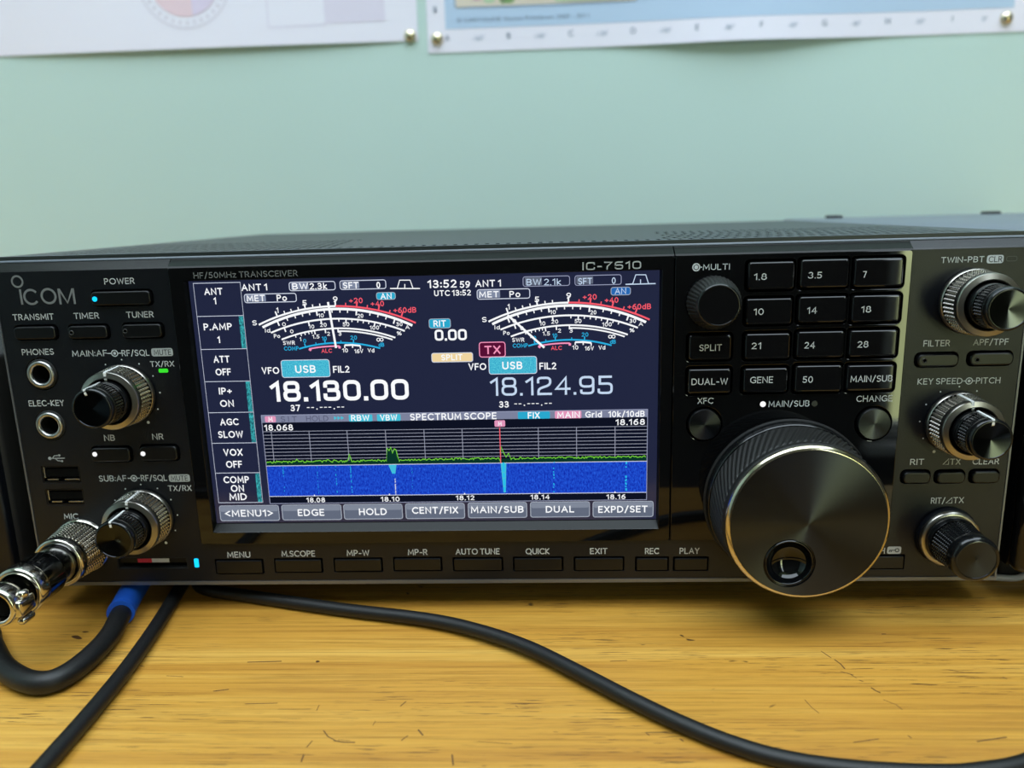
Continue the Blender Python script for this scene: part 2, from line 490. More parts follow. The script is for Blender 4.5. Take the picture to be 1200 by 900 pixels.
def text(mb, s, uc, vc, wd, cap, m, y, bold=0, fn=None, style=None, weight=None):
    """words centred at (uc, vc): total width wd (0 = natural) and capital height cap, in mm"""
    t = (weight if weight else 0.135 + 0.03 * bold) * cap
    gs = []; x = 0.0
    gap = 0.27 + 0.05 * bold
    for ch in s:
        if ch == ' ': x += 0.24; continue
        g = (SQUARE.get(ch) if style == 'square' else None) or GLYPH[ch]
        gs.append((x, g)); x += g[0] + gap
    tot = x - gap
    if s[-1] == ' ': tot = x
    ky = cap - t
    kx = (wd - t) / tot if (wd and tot > 0) else ky * 1.0
    f = fn or (lambda u, v: P(u, y, v))
    x0 = uc - tot * kx / 2; y0 = vc - cap / 2 + t / 2
    for gx, (gw, st) in gs:
        q = lambda a: (x0 + (gx + a[0]) * kx, y0 + a[1] * ky)
        for k in st:
            if isinstance(k, tuple) and k[0] == 'c': stroke(mb, [q(a) for a in k[1]], t, m, f, True)
            elif isinstance(k, tuple) and k[0] == 'd':
                c = q((k[1], k[2])); e = t * 0.56
                mb.add([f(c[0] - e, c[1] - e), f(c[0] + e, c[1] - e), f(c[0] + e, c[1] + e), f(c[0] - e, c[1] + e)], [(0, 1, 2, 3)], m)
            else: stroke(mb, [q(a) for a in k], t, m, f)
# measured layout of the front panel, millimetres: u to the right, v up from the lower edge
KEYS = [('1.8',(250.74,265.43,101.7,110.6),(254.61,105.91,4.03,2.07)),('10',(250.56,265.27,90.35,98.91),(254.53,94.64,3.22,2.11)),('21',(250.6,265.18,78.89,87.45),(254.25,83.43,3.12,2.15)),('GENE',(250.51,264.98,67.58,75.93),(256.41,72.01,7.46,2.2)),('SPLIT',(232.46,246.22,78.99,87.29),(239.43,83.13,7.32,2.16)),('DUAL-W',(232.44,246.47,67.52,76.01),(239.46,71.74,11.9,2.2)),('3.5',(267.25,282.55,101.94,111),(271.86,105.99,4.3,2.06)),('14',(267.22,282.63,90.64,99.22),(271.51,94.71,3.1,2.11)),('24',(267.29,282.57,79.1,87.85),(271.42,83.31,3.4,2.15)),('50',(267.34,282.56,67.45,76.55),(271.46,71.85,3.32,2.19)),('7',(284.14,299.62,101.82,110.91),(287.45,105.89,0,2.06)),('18',(284.13,299.61,90.39,99.22),(288.68,94.67,3.13,2.1)),('28',(284.08,299.5,79.06,87.9),(288.47,83.25,3.49,2.14)),('MAIN/SUB',(284.03,299.43,67.62,76.35),(292.03,71.77,13.54,2.18))]
ROWV = [107.78,96.62,85.27,73.98,62.92,51.82,40.8,29.65]
ROWU = [(67.18,83.18),(67.58,82.99),(67.62,83.2),(67.47,83.55),(67.66,83.53),(67.75,83.62),(67.93,83.72),(67.84,83.76)]
FR = {'bw1':(100.24,115.7,104.58,107.36),'sft1':(117.4,132.74,104.59,107.47),'met1':(84.64,102.25,100.91,103.71),'an1':(129.38,135.71,100.95,103.28),'usb1':(95.02,111.66,74.99,80.96),'met2':(163.06,180.47,100.33,103.46),'bw2':(178.37,193.66,104.23,107.36),'sft2':(195.43,210.54,104.17,107.32),'an2':(207.21,213.57,100.7,103.22),'rit':(146.55,153.73,90.97,94.07),'tx':(163.12,171.8,80.79,85.8),'split':(146.87,160.74,79.35,82.4),'usb2':(166.16,182.28,74.84,80.72),'mm':(87.48,91.33,59.17,61.35),'rbw':(116.96,125.21,58.97,61.42),'vbw':(126.79,135.02,58.97,61.41),'fix':(175.48,186.48,58.97,61.5),'main':(188.15,197.19,58.93,61.55),'mk':(167.39,171.06,56.33,58.61),'bw1f':(100.82,106.73,104.99,107.12),'sft1f':(117.96,123.84,104.94,107.14),'met1f':(85.08,91.9,101.25,103.54),'met2f':(163.42,170.65,100.72,103.26),'bw2f':(178.94,184.55,104.61,107.13),'sft2f':(195.9,201.35,104.61,107.01)}
SOFT = [(67.75,89.17,22.77,28.46),(90.37,111.69,22.86,28.47),(112.7,133.59,22.96,28.45),(134.89,155.73,22.9,28.53),(157.1,177.76,23,28.6),(179.12,199.78,23.03,28.61),(201.03,221.94,22.86,28.52)]
SCOPE = {'tl':(86.06,61.77),'bl':(86.52,29.18),'br':(219.68,29.09),'tr':(219.57,61.62),'hb':(86.14,59),'g0':(86.6,55.97),'g1':(86.35,44.19),'g0r':(219.44,55.55),'g1r':(219.58,43.27),'w0':(86.51,43.3),'w1':(86.55,32.08),'w0r':(219.58,43.14),'w1r':(219.71,31.62)}
GX = [89.24,102.58,115.94,129.39,142.85,156.07,169.11,182.35,195.47,208.65]
ARC = {'S':(114.83,36.62,62.48,88.62,142.05),'Id':(114.92,40.24,57.77,89.83,140.86),'Po':(114.98,34.57,60.3,92.54,138.2),'SWR':(115.22,36.07,55.52,95.96,134.86),'CO':(115.02,37.24,49.42,101.71,129.5),'ALC':(113.86,36.83,48.7,105.11,115.61)}
DU = (78.51,-0.96)
TK = {'S':[(95.28,1),(97.96,0),(100.28,0),(102.74,0),(105.05,1),(107.65,0),(110.08,0),(115.3,1),(118.76,0),(122.45,1),(125.93,0),(129.7,1),(133.32,0),(137.24,1)],'Id':[(95.04,1),(98.35,0),(101.17,0),(103.72,0),(106.21,0),(108.71,1),(111.34,0),(113.97,0),(116.71,0),(119.29,0),(122.31,1),(126.88,0),(129.59,0),(132.29,0),(135.1,1)],'Po':[(97.21,1),(105.68,1),(109.97,1),(116.08,0),(118.54,1),(120.57,0),(122.57,0),(124.43,0),(126.29,0),(128.28,1),(130.12,0),(131.96,0)],'SWR':[(100.75,0),(102.73,0),(104.07,0),(105.4,0),(106.45,0),(107.47,1),(111.16,1),(115.55,1)],'CO':[(104,1),(107.71,0),(110.83,1),(116.23,0),(120.46,1)]}
INF = (129.6,87.44)
VD = [(117.42,85.79),(120.08,85.82),(122.74,85.48)]
ND = [[(112.89,100.53),(114.42,84.88)],[(172.96,94.85),(184.97,83.6)]]
FIL = [[(134.11,104.55),(136.52,104.58),(137.45,107.24),(140.95,107.16),(141.74,104.46),(144.1,104.32)],[(211.94,104.11),(214.31,104.27),(215.26,107.17),(218.5,107.09),(219.45,104.21),(221.75,104.16)]]
FILT = [[(139.11,105.93),(139.03,104.61)],[(216.82,105.66),(216.83,104.35)]]
DASH = [((102.34,64.22),(115.91,64.18)),((174.12,64.33),(187.42,64.31))]
ARW = (111.8,115.38,59.34,61.32)
SIG = {'hump':[(129.13,44.4),(129.58,49.23),(130.27,48.28),(130.95,49.52),(131.41,47.33),(132.11,48.88),(132.69,48.56),(133.02,46.69),(133.63,44.18)],'peaks':[(97.47,45.77),(108.38,45.62),(110.77,45.27),(116.17,47.55)],'m':[(169.03,43.7),(169.43,49.12),(169.89,47.72),(171.01,45.38),(171.94,46.77),(172.76,44.43)],'base':[(86.69,44.5),(113.13,44.46),(149.25,44.75),(184.91,44.73),(219.27,44.72)],'st':[((92.21,43.16),(91.94,32.02)),((104.37,43),(104.09,32.2)),((110.89,42.92),(110.82,32.12)),((116.21,43.16),(116.16,32.06)),((131.14,42.96),(131.41,39.81)),((131.76,38.23),(131.68,31.88)),((170.06,43.38),(170.19,32.38)),((187.54,43.45),(187.37,32.18)),((212.55,43.12),(212.46,32.2)),((137.91,42.87),(137.69,33.4))]}
BTN = {'power':(33.5,53.71,101.36,105.94),'transmit':(4.9,19.24,90.37,94.65),'timer':(23.76,37.3,90.29,94.56),'tuner':(42.51,56.09,90.2,94.74),'nb':(25.29,39.14,46.37,51.33),'nr':(42.89,56.04,46.58,51.71),'menu':(64.89,81.7,3.28,8.06),'mscope':(86.68,103.34,3.64,8.2),'mpw':(108.39,125.12,3.75,8.23),'mpr':(129.99,146.6,3.96,8.36),'autotune':(151.44,168.4,3.84,8.09),'quick':(172.97,189.81,3.69,8.12),'exit':(194.52,211.34,3.6,8.02),'rec':(216.2,226.99,3.4,7.81),'play':(229.5,240.86,3.4,7.7),'speech':(294.39,308.4,3.45,7.99),'filt':(306.71,319.77,75.29,79.34),'apf':(323.38,337.15,75.42,79.46),'rit':(305.46,314.45,34.93,38.97),'dtx':(316.6,325.87,34.85,38.88),'clear':(328.05,337.17,34.87,38.91)}
MISC = {'mute1':(51.1,58.57,83.49,86.26),'mute2':(51.49,59.05,38.27,41),'clr':(326.03,331.19,108.25,110.86),'lock':(332.13,335.33,108.85,110.3),'keybox':(302.66,307.45,8.75,11.5),'sd':(28.22,54.31,4.86,9.38),'card':(35.41,47.13,7.04,8.71),'led':(56.79,58.43,5.48,8.92),'txled':(52.82,56.1,77.78,79.15),'usb1':(5.5,19.51,38.35,44.72),'usb2':(5.67,19.61,29.94,36.08),'logo_c':(8.23,109.91),'logo_r':2.12,'I':((8.41,107.32),(8.15,102.14)),'C':(9.36,14.68,101.92,107.38),'O':(15.47,21.08,102.07,107.52),'M':(21.65,27.4,101.93,107.23),'plug':[(34.81,103.57),(26.76,49.28),(44.05,49.23)],'dl':[(25.03,92.31),(43.68,92.51),(308.82,77.4),(325.61,77.36)],'sym':[(38.25,84.82),(38.83,39.81),(324.47,69.98)],'symx':[(35.57,40.76),(36.54,40.99),(322.59,326.43)],'multi':(234.36,109.31),'multiend':(236.24,109.32),'dot1':(257.56,63.42),'dot2':(274.55,63.31),'tri1':(318.54,320.62,41.11,43.23),'tri2':(320.8,323.07,27.22,29.32),'usbsym':(8.82,14.86,46.17,49.01),'dmain':[(40.38,82.57),(46.27,81),(34.48,80.98),(50.58,76.67),(52.27,70.8),(50.8,64.91),(46.75,60.21)],'dsub':[(30.81,31.6),(35.16,35.87),(40.98,37.41),(46.83,35.92),(51.2,31.63),(52.82,25.76),(51.33,19.9),(47.28,15.13)],'dkey':[(321.52,68.12),(327.33,66.53),(315.6,66.49),(311.32,62.22),(309.77,56.39),(311.38,50.49),(315.37,45.77)]}
TEXT = [('panel','POWER',43.32,109.26,10.38,2.04,'w',0),
 ('panel','TRANSMIT',11.77,97.88,14.28,2.09,'w',0),
 ('panel','TIMER',30.29,97.89,8.75,2.08,'w',0),
 ('panel','TUNER',48.85,97.89,9.4,2.08,'w',0),
 ('panel','PHONES',11.35,85.82,11.24,2.13,'w',0),
 ('panel','MAIN:AF',29.47,84.99,12.2,2.13,'w',0),
 ('panel','RF/SQL',45.54,84.82,9.64,2.13,'w',0),
 ('panel','TX/RX',54.31,80.83,8.33,1.96,'w',0),
 ('panel','ELEC-KEY',11.41,67.71,12.63,2.14,'w',0),
 ('panel','NB',32.1,54.84,3.86,2.18,'w',0),
 ('panel','NR',49.44,55.02,3.96,2.17,'w',0),
 ('panel','SUB:AF',31.08,39.84,9.92,2.23,'w',0),
 ('panel','RF/SQL',46.04,39.84,9.44,2.23,'w',0),
 ('panel','TX/RX',54.93,35.9,8.45,2.11,'w',0),
 ('panel','MIC',13.71,25.68,5.23,2.16,'w',0),
 ('panel','MENU',73.49,10.29,8.45,2.32,'w',0),
 ('panel','M.SCOPE',95.3,10.52,12.18,2.31,'w',0),
 ('panel','MP-W',116.99,10.6,8.12,2.31,'w',0),
 ('panel','MP-R',138.5,10.76,7.02,2.3,'w',0),
 ('panel','AUTO TUNE',159.96,10.84,15.7,2.29,'w',0),
 ('panel','QUICK',181.29,10.73,8.46,2.28,'w',0),
 ('panel','EXIT',202.86,10.65,6.12,2.27,'w',0),
 ('panel','REC',221.54,10.5,4.83,2.27,'w',0),
 ('panel','PLAY',234.62,10.46,6.86,2.26,'w',0),
 ('panel','SPEECH',297,9.94,9.9,2.24,'w',0),
 ('panel','TWIN-PBT',318.5,109.65,13.39,1.89,'w',0),
 ('panel','FILTER',312.9,82.79,8.47,2.09,'w',0),
 ('panel','APF/TPF',330.11,82.87,11.13,2.08,'w',0),
 ('panel','KEY SPEED',315.12,70.06,14.48,2.08,'w',0),
 ('panel','PITCH',330.59,70.04,7.83,2.07,'w',0),
 ('panel','RIT',310.11,42.24,4.57,2.12,'w',0),
 ('panel','TX',322.73,42.13,3.49,2.12,'w',0),
 ('panel','CLEAR',332.75,42.11,8.72,2.11,'w',0),
 ('panel','RIT/',318.29,28.28,4.73,2.17,'w',0),
 ('panel','TX',325.11,28.36,3.52,2.16,'w',0),
 ('panel','MUTE',54.98,84.84,5.99,1.94,'k',0),
 ('panel','MUTE',55.28,39.63,6.06,1.97,'k',0),
 ('panel','CLR',328.68,109.54,4.24,1.88,'k',0),
 ('bezel','HF/50MHz TRANSCEIVER',86.65,110.54,35.01,1.96,'g',0),
 ('bezel','IC-7610',207.24,110.51,18.91,2.55,'l',1),
 ('keypad','MULTI',240.78,109.29,8.54,1.91,'w',0),
 ('keypad','XFC',238.52,64.92,5.2,2.06,'w',0),
 ('keypad','MAIN/SUB',266.14,63.45,13.47,2.11,'w',0),
 ('keypad','CHANGE',293.92,64.74,11.66,2.1,'w',0),
 ('screen','ANT',74.28,104.95,6.23,2.28,'W',1),
 ('screen','1',74.48,101.79,0,2.3,'W',1),
 ('screen','P.AMP',74.45,93.01,9.74,2.33,'W',1),
 ('screen','1',74.32,88.56,0,2.35,'W',1),
 ('screen','ATT',74.5,81.79,5.55,2.37,'W',1),
 ('screen','OFF',74.6,77.34,5.33,2.39,'W',1),
 ('screen','IP+',74.62,70.59,4.56,2.42,'W',1),
 ('screen','ON',74.69,66.18,4.84,2.44,'W',1),
 ('screen','AGC',74.78,59.55,6.5,2.46,'W',1),
 ('screen','SLOW',74.76,55,8.86,2.48,'W',1),
 ('screen','VOX',74.9,48.44,6.77,2.51,'W',1),
 ('screen','OFF',74.81,44.03,5.73,2.53,'W',1),
 ('screen','COMP',75,38.31,9.2,2.55,'W',1),
 ('screen','ON',75.07,35.04,4.75,2.56,'W',1),
 ('screen','MID',74.99,31.89,6.28,2.58,'W',1),
 ('screen','ANT 1',88.39,106.03,8.78,2.27,'W',1),
 ('screen','BW',103.94,105.98,5.39,2.15,'W',1),
 ('screen','2.3k',110.05,105.9,5.9,2.15,'W',1),
 ('screen','SFT',120.99,105.93,5.22,2.15,'W',1),
 ('screen','0',130.24,105.8,0,2.14,'W',1),
 ('screen','MET',88.53,102.34,6.16,2.17,'W',1),
 ('screen','Po',97.35,102.28,3.45,2.17,'W',1),
 ('screen','AN',132.61,102.06,3.72,1.99,'W',1),
 ('screen','VFO',91.12,77.51,6.08,2.38,'W',1),
 ('screen','USB',103.27,77.79,7.08,2.68,'W',1),
 ('screen','FIL2',115.61,77.5,5.65,2.37,'W',1),
 ('screen','18.130.00',114.37,70.1,48.01,7.21,'W',1),
 ('screen','37',98.57,64.16,3.35,2.28,'W',1),
 ('screen','13:52',151.51,105.7,9.65,2.67,'W',1),
 ('screen','59',159.11,105.33,3.37,2.25,'W',1),
 ('screen','ANT 1',166.83,105.52,8.53,2.24,'W',1),
 ('screen','UTC 13:52',154.86,102.63,12.22,1.92,'W',1),
 ('screen','MET',166.95,101.88,6.49,2.09,'W',1),
 ('screen','Po',175.55,101.77,3.59,2.09,'W',1),
 ('screen','RIT',150.11,92.52,4.19,2.13,'W',1),
 ('screen','0.00',153.64,88.58,10.82,3.76,'W',1),
 ('screen','VFO',162.22,77.54,6.05,2.36,'W',1),
 ('screen','USB',174.07,77.73,6.81,2.64,'W',1),
 ('screen','FIL2',186.01,77.33,5.69,2.35,'W',1),
 ('screen','33',170.86,64.23,3.3,2.25,'W',1),
 ('screen','SPLIT',153.68,80.91,7.24,2.05,'W',1),
 ('screen','SPECTRUM SCOPE',153.22,60.26,29.84,2.43,'W',1),
 ('screen','FIX',180.94,60.21,4.09,2.27,'W',1),
 ('screen','MAIN',192.83,60.2,7.74,2.26,'W',1),
 ('screen','Grid',201.33,60.21,5.66,2.17,'W',1),
 ('screen','10k/10dB',212.5,60.18,12.34,2.16,'W',1),
 ('screen','RBW',120.97,60.26,6.4,2.14,'W',1),
 ('screen','VBW',130.86,60.22,5.94,2.13,'W',1),
 ('screen','M',89.44,60.27,0,1.84,'W',1),
 ('screen','18.068',92.05,57.21,10.15,2.22,'W',1),
 ('screen','18.168',213.79,57.3,9.93,2.11,'W',1),
 ('screen','18.08',102.9,30.35,6.66,1.8,'W',1),
 ('screen','18.10',129.55,30.37,6.69,1.79,'W',1),
 ('screen','18.12',156.17,30.55,6.57,1.78,'W',1),
 ('screen','18.14',182.54,30.56,6.64,1.78,'W',1),
 ('screen','18.16',209.02,30.35,6.61,1.77,'W',1),
 ('screen','<MENU1>',78.26,25.6,17.47,2.6,'W',1),
 ('screen','EDGE',100.77,25.63,9.55,2.59,'W',1),
 ('screen','HOLD',123.05,25.71,9.97,2.58,'W',1),
 ('screen','CENT/FIX',145.27,26.03,16.4,2.57,'W',1),
 ('screen','MAIN/SUB',167.34,26.05,18.64,2.56,'W',1),
 ('screen','DUAL',189.43,25.94,9.94,2.55,'W',1),
 ('screen','EXPD/SET',211.4,25.7,17.16,2.54,'W',1),
 ('screen','M',169.24,57.45,0,1.52,'W',1),
 ('screen','BW',181.92,105.59,4.86,2.13,'B',0),
 ('screen','2.1k',188.05,105.5,5.61,2.12,'B',0),
 ('screen','SFT',198.73,105.47,4.55,2.12,'B',0),
 ('screen','0',208.09,105.45,0,2.12,'B',0),
 ('screen','AN',210.31,101.99,3.68,1.96,'B',0),
 ('screen','18.124.95',187.09,70.46,41.46,6.38,'B',0),
 ('screen','TX',167.53,83.21,5.38,2.83,'P',1),
 ('screen','S I T',95.9,60.23,5.7,2.02,'D',0),
 ('screen','HOLD',105.9,60.29,7.78,2.02,'D',0)]
METER_TEXT = [('S',87.22,94.05,1.58,1.74,'W',0),('1',95.49,98.16,0,1.87,'W',0),('5',104.91,100.4,1.45,1.86,'W',0),('9',115.41,101.42,1.56,1.85,'W',0),('+20',122.32,100.81,4.6,1.85,'R',0),('+40',129.5,99.62,4.48,1.85,'R',0),('+60dB',138.61,97.28,7.69,1.86,'R',0),('0',97.26,93.35,1.28,1.33,'W',0),('10',110.12,96.06,1.91,1.38,'W',0),('20',123.5,95.68,1.99,1.38,'W',0),('30',136.51,92.58,2.11,1.38,'W',0),('A',139.17,91.51,1.44,1.33,'W',0),('Id',91.46,91.37,1.79,1.4,'W',0),('0',99.71,90.88,1.14,1.34,'W',0),('10',106.58,92.34,1.92,1.39,'W',0),('20',110.68,92.89,2.27,1.39,'W',0),('50',118.43,92.9,2.23,1.39,'W',0),('100',127.97,91.57,3.15,1.39,'W',0),('%',136.25,89.46,1.62,1.33,'W',0),('Po',94.5,89.41,2.14,1.4,'W',0),('1',102.47,88.17,0,1.34,'W',0),('1.5',107.81,88.94,2.45,1.34,'W',0),('2',112.21,89.81,0.99,1.34,'W',0),('3',116.12,89.73,1.02,1.34,'W',0),('SWR',98.39,86.99,4.08,1.41,'W',0),('COMP',99.02,85.04,5.05,1.41,'C',0),('0',103.86,87.55,1.05,1.35,'C',0),('10',110.62,88.21,1.63,1.4,'C',0),('20',120.68,88.32,2.24,1.4,'C',0),('dB',129.95,85.71,1.92,1.4,'C',0),('ALC',111.11,84,3.6,1.41,'R',0),('10',117.43,84,1.99,1.41,'W',0),('16V',122.1,83.64,3.01,1.41,'W',0),('Vd',126.31,83.82,2.24,1.41,'W',0)]

# ------------------------------------------------------------------ room
def wall_material(name, c0, c1):
    m = bpy.data.materials.new(name); m.use_nodes = True
    n = m.node_tree.nodes; l = m.node_tree.links; b = n['Principled BSDF']
    t = n.new('ShaderNodeTexCoord'); x = n.new('ShaderNodeTexNoise'); r = n.new('ShaderNodeValToRGB'); bp = n.new('ShaderNodeBump'); y = n.new('ShaderNodeTexNoise')
    x.inputs['Scale'].default_value = 3.0; x.inputs['Detail'].default_value = 3
    y.inputs['Scale'].default_value = 260.0
    l.new(t.outputs['Object'], x.inputs['Vector']); l.new(t.outputs['Object'], y.inputs['Vector'])
    l.new(x.outputs['Fac'], r.inputs[0]); l.new(r.outputs[0], b.inputs['Base Color'])
    r.color_ramp.elements[0].position = 0.3; r.color_ramp.elements[0].color = (*lin(c0), 1)
    r.color_ramp.elements[1].position = 0.7; r.color_ramp.elements[1].color = (*lin(c1), 1)
    l.new(y.outputs['Fac'], bp.inputs['Height']); bp.inputs['Strength'].default_value = 0.1; bp.inputs['Distance'].default_value = 0.001
    l.new(bp.outputs[0], b.inputs['Normal'])
    b.inputs['Roughness'].default_value = 0.55
    MATS[name] = m
wall_material('wall_green', (196, 221, 216), (201, 225, 221))
wall_material('wall_dim', (62, 56, 50), (74, 68, 60))
wall_material('wall_cream', (214, 212, 204), (222, 220, 212))
wall_material('ceiling_white', (214, 226, 212), (220, 231, 218))
wall_material('floor_brown', (70, 60, 50), (82, 70, 58))
mat('window_white', (225, 225, 222), 0.4)
mat('paper_white', (244, 240, 255), 0.75)
mat('paper_blue', (190, 212, 240), 0.75)
mat('map_ink', (96, 116, 142), 0.8)
mat('map_faint', (140, 156, 178), 0.8)
mat('map_green', (186, 214, 180), 0.8); mat('map_rose', (214, 170, 190), 0.8); mat('map_tan', (226, 214, 200), 0.8); mat('map_moss', (130, 168, 110), 0.8)
mat('emblem_pink', (240, 212, 224), 0.8); mat('emblem_lilac', (230, 216, 242), 0.8); mat('emblem_line', (222, 214, 230), 0.8); mat('form_pink', (232, 224, 244), 0.8)
mat('pin_metal', (226, 214, 186), 0.22, metal=1.0)

def m2(*a): return [x * 1000.0 for x in a]
def struct(name, boxes, m):
    mb = MB()
    for a, b in boxes: mb.box(m2(*a), m2(*b), m)
    o = mb.build(name)
    o['kind'] = 'structure'
    return o
X0, X1, Y0, Y1, Z0, Z1 = ROOM_X0, ROOM_X1, ROOM_Y0, ROOM_Y1, ROOM_Z0, ROOM_Z1
T_ = 0.12
struct('wall_back', [((X0 - T_, Y1, Z0), (X1 + T_, Y1 + T_, Z1))], 'wall_green')
struct('wall_left', [((X0 - T_, Y0, Z0), (X0, Y1, Z1))], 'wall_green')
struct('wall_right', [((X1, Y0, Z0), (X1 + T_, Y1, Z1))], 'wall_dim')
struct('wall_front', [((X0 - T_, Y0 - T_, Z0), (WIN_X0, Y0, Z1)), ((WIN_X1, Y0 - T_, Z0), (X1 + T_, Y0, Z1)),
                      ((WIN_X0, Y0 - T_, Z0), (WIN_X1, Y0, WIN_Z0)), ((WIN_X0, Y0 - T_, WIN_Z1), (WIN_X1, Y0, Z1))], 'wall_dim')
struct('floor', [((X0 - T_, Y0 - T_, Z0 - T_), (X1 + T_, Y1 + T_, Z0))], 'floor_brown')
struct('ceiling', [((X0 - T_, Y0 - T_, Z1), (ADDED_SKYL[0], Y1 + T_, Z1 + T_)), ((ADDED_SKYL[1], Y0 - T_, Z1), (X1 + T_, Y1 + T_, Z1 + T_)),
                   ((ADDED_SKYL[0], Y0 - T_, Z1), (ADDED_SKYL[1], ADDED_SKYL[2], Z1 + T_)), ((ADDED_SKYL[0], ADDED_SKYL[3], Z1), (ADDED_SKYL[1], Y1 + T_, Z1 + T_))], 'ceiling_white')
sk = ADDED_SKYL
struct('added_roof_window', [((sk[0], sk[2], Z1 - 0.01), (sk[0] + 0.04, sk[3], Z1 + 0.03)), ((sk[1] - 0.04, sk[2], Z1 - 0.01), (sk[1], sk[3], Z1 + 0.03)),
                    ((sk[0] + 0.04, sk[2], Z1 - 0.01), (sk[1] - 0.04, sk[2] + 0.04, Z1 + 0.03)), ((sk[0] + 0.04, sk[3] - 0.04, Z1 - 0.01), (sk[1] - 0.04, sk[3], Z1 + 0.03))], 'window_white')  # frame round the ceiling opening added to brighten desk and wall
fw = 0.05
fb = []
for xa, xb in ((WIN_X0, WIN_X0 + fw), (WIN_X1 - fw, WIN_X1)):
    fb.append(((xa, Y0 - 0.08, WIN_Z0), (xb, Y0 - 0.03, WIN_Z1)))
for za, zb in ((WIN_Z0, WIN_Z0 + fw), (WIN_Z1 - fw, WIN_Z1), (0.24, 0.30)):
    fb.append(((WIN_X0 + fw, Y0 - 0.08, za), (WIN_X1 - fw, Y0 - 0.03, zb)))
struct('window_1', fb, 'window_white')
struct('trim_1', [((WIN_X0 - 0.05, Y0, WIN_Z0 - 0.03), (WIN_X1 + 0.05, Y0 + 0.06, WIN_Z0))], 'window_white')

# ------------------------------------------------------------------ desk
def wood():
    m = bpy.data.materials.new('oak_veneer'); m.use_nodes = True
    n = m.node_tree.nodes; l = m.node_tree.links; b = n['Principled BSDF']
    t = n.new('ShaderNodeTexCoord')
    def noise(scale, detail, rough, dist=0.0):
        mp = n.new('ShaderNodeMapping'); mp.inputs['Scale'].default_value = scale
        x = n.new('ShaderNodeTexNoise'); x.inputs['Scale'].default_value = 1.0; x.inputs['Detail'].default_value = detail; x.inputs['Roughness'].default_value = rough; x.inputs['Distortion'].default_value = dist
        l.new(t.outputs['Object'], mp.inputs[0]); l.new(mp.outputs[0], x.inputs['Vector'])
        return x.outputs['Fac']
    def ramp(src, stops):
        r = n.new('ShaderNodeValToRGB'); l.new(src, r.inputs[0])
        e = r.color_ramp.elements
        e[0].position, e[0].color = stops[0][0], (*stops[0][1], 1)
        e[1].position, e[1].color = stops[-1][0], (*stops[-1][1], 1)
        for p, c in stops[1:-1]:
            q = e.new(p); q.color = (*c, 1)
        return r.outputs[0]
    def mix(a, bb, fac, mode='MIX'):
        x = n.new('ShaderNodeMix'); x.data_type = 'RGBA'; x.blend_type = mode
        if isinstance(fac, float): x.inputs[0].default_value = fac
        else: l.new(fac, x.inputs[0])
        l.new(a, x.inputs[6])
        if isinstance(bb, tuple): x.inputs[7].default_value = (*bb, 1)
        else: l.new(bb, x.inputs[7])
        return x.outputs[2]
    band = ramp(noise((1.6, 60, 1), 6, 0.68, 0.25), [(0.32, lin((176, 120, 44))), (0.5, lin((200, 147, 58))), (0.68, lin((220, 174, 84)))])
    fine = ramp(noise((12, 700, 1), 5, 0.8), [(0.34, (0.56, 0.50, 0.40)), (0.54, (1, 1, 1))])
    c = mix(band, fine, 0.8, 'MULTIPLY')
    pore = ramp(noise((75, 1900, 1), 2, 0.5), [(0.61, (0, 0, 0)), (0.66, (1, 1, 1))])
    pm = ramp(noise((9, 40, 1), 2, 0.5), [(0.44, (0, 0, 0)), (0.58, (1, 1, 1))])
    fac = mix(pore, pm, 1.0, 'MULTIPLY')
    c = mix(c, lin((92, 62, 30)), fac)
    spot = ramp(noise((60, 130, 1), 1, 0.4, 1.5), [(0.775, (0, 0, 0)), (0.80, (1, 1, 1))])
    c = mix(c, lin((84, 54, 28)), spot)
    l.new(c, b.inputs['Base Color'])
    b.inputs['Roughness'].default_value = 0.38
    bp = n.new('ShaderNodeBump'); bp.inputs['Strength'].default_value = 0.12; bp.inputs['Distance'].default_value = 0.0005
    l.new(fine, bp.inputs['Height']); l.new(bp.outputs[0], b.inputs['Normal'])
    MATS['oak_veneer'] = m
wood()
desk = thing('desk', 'yellow oak desk with fine straight grain and scratches under the radio equipment', 'desk', (0, 60, -740))
mb = MB(); mb.rbox((-850, -126, -26), (850, 386, 0), 1.5, 'oak_veneer')
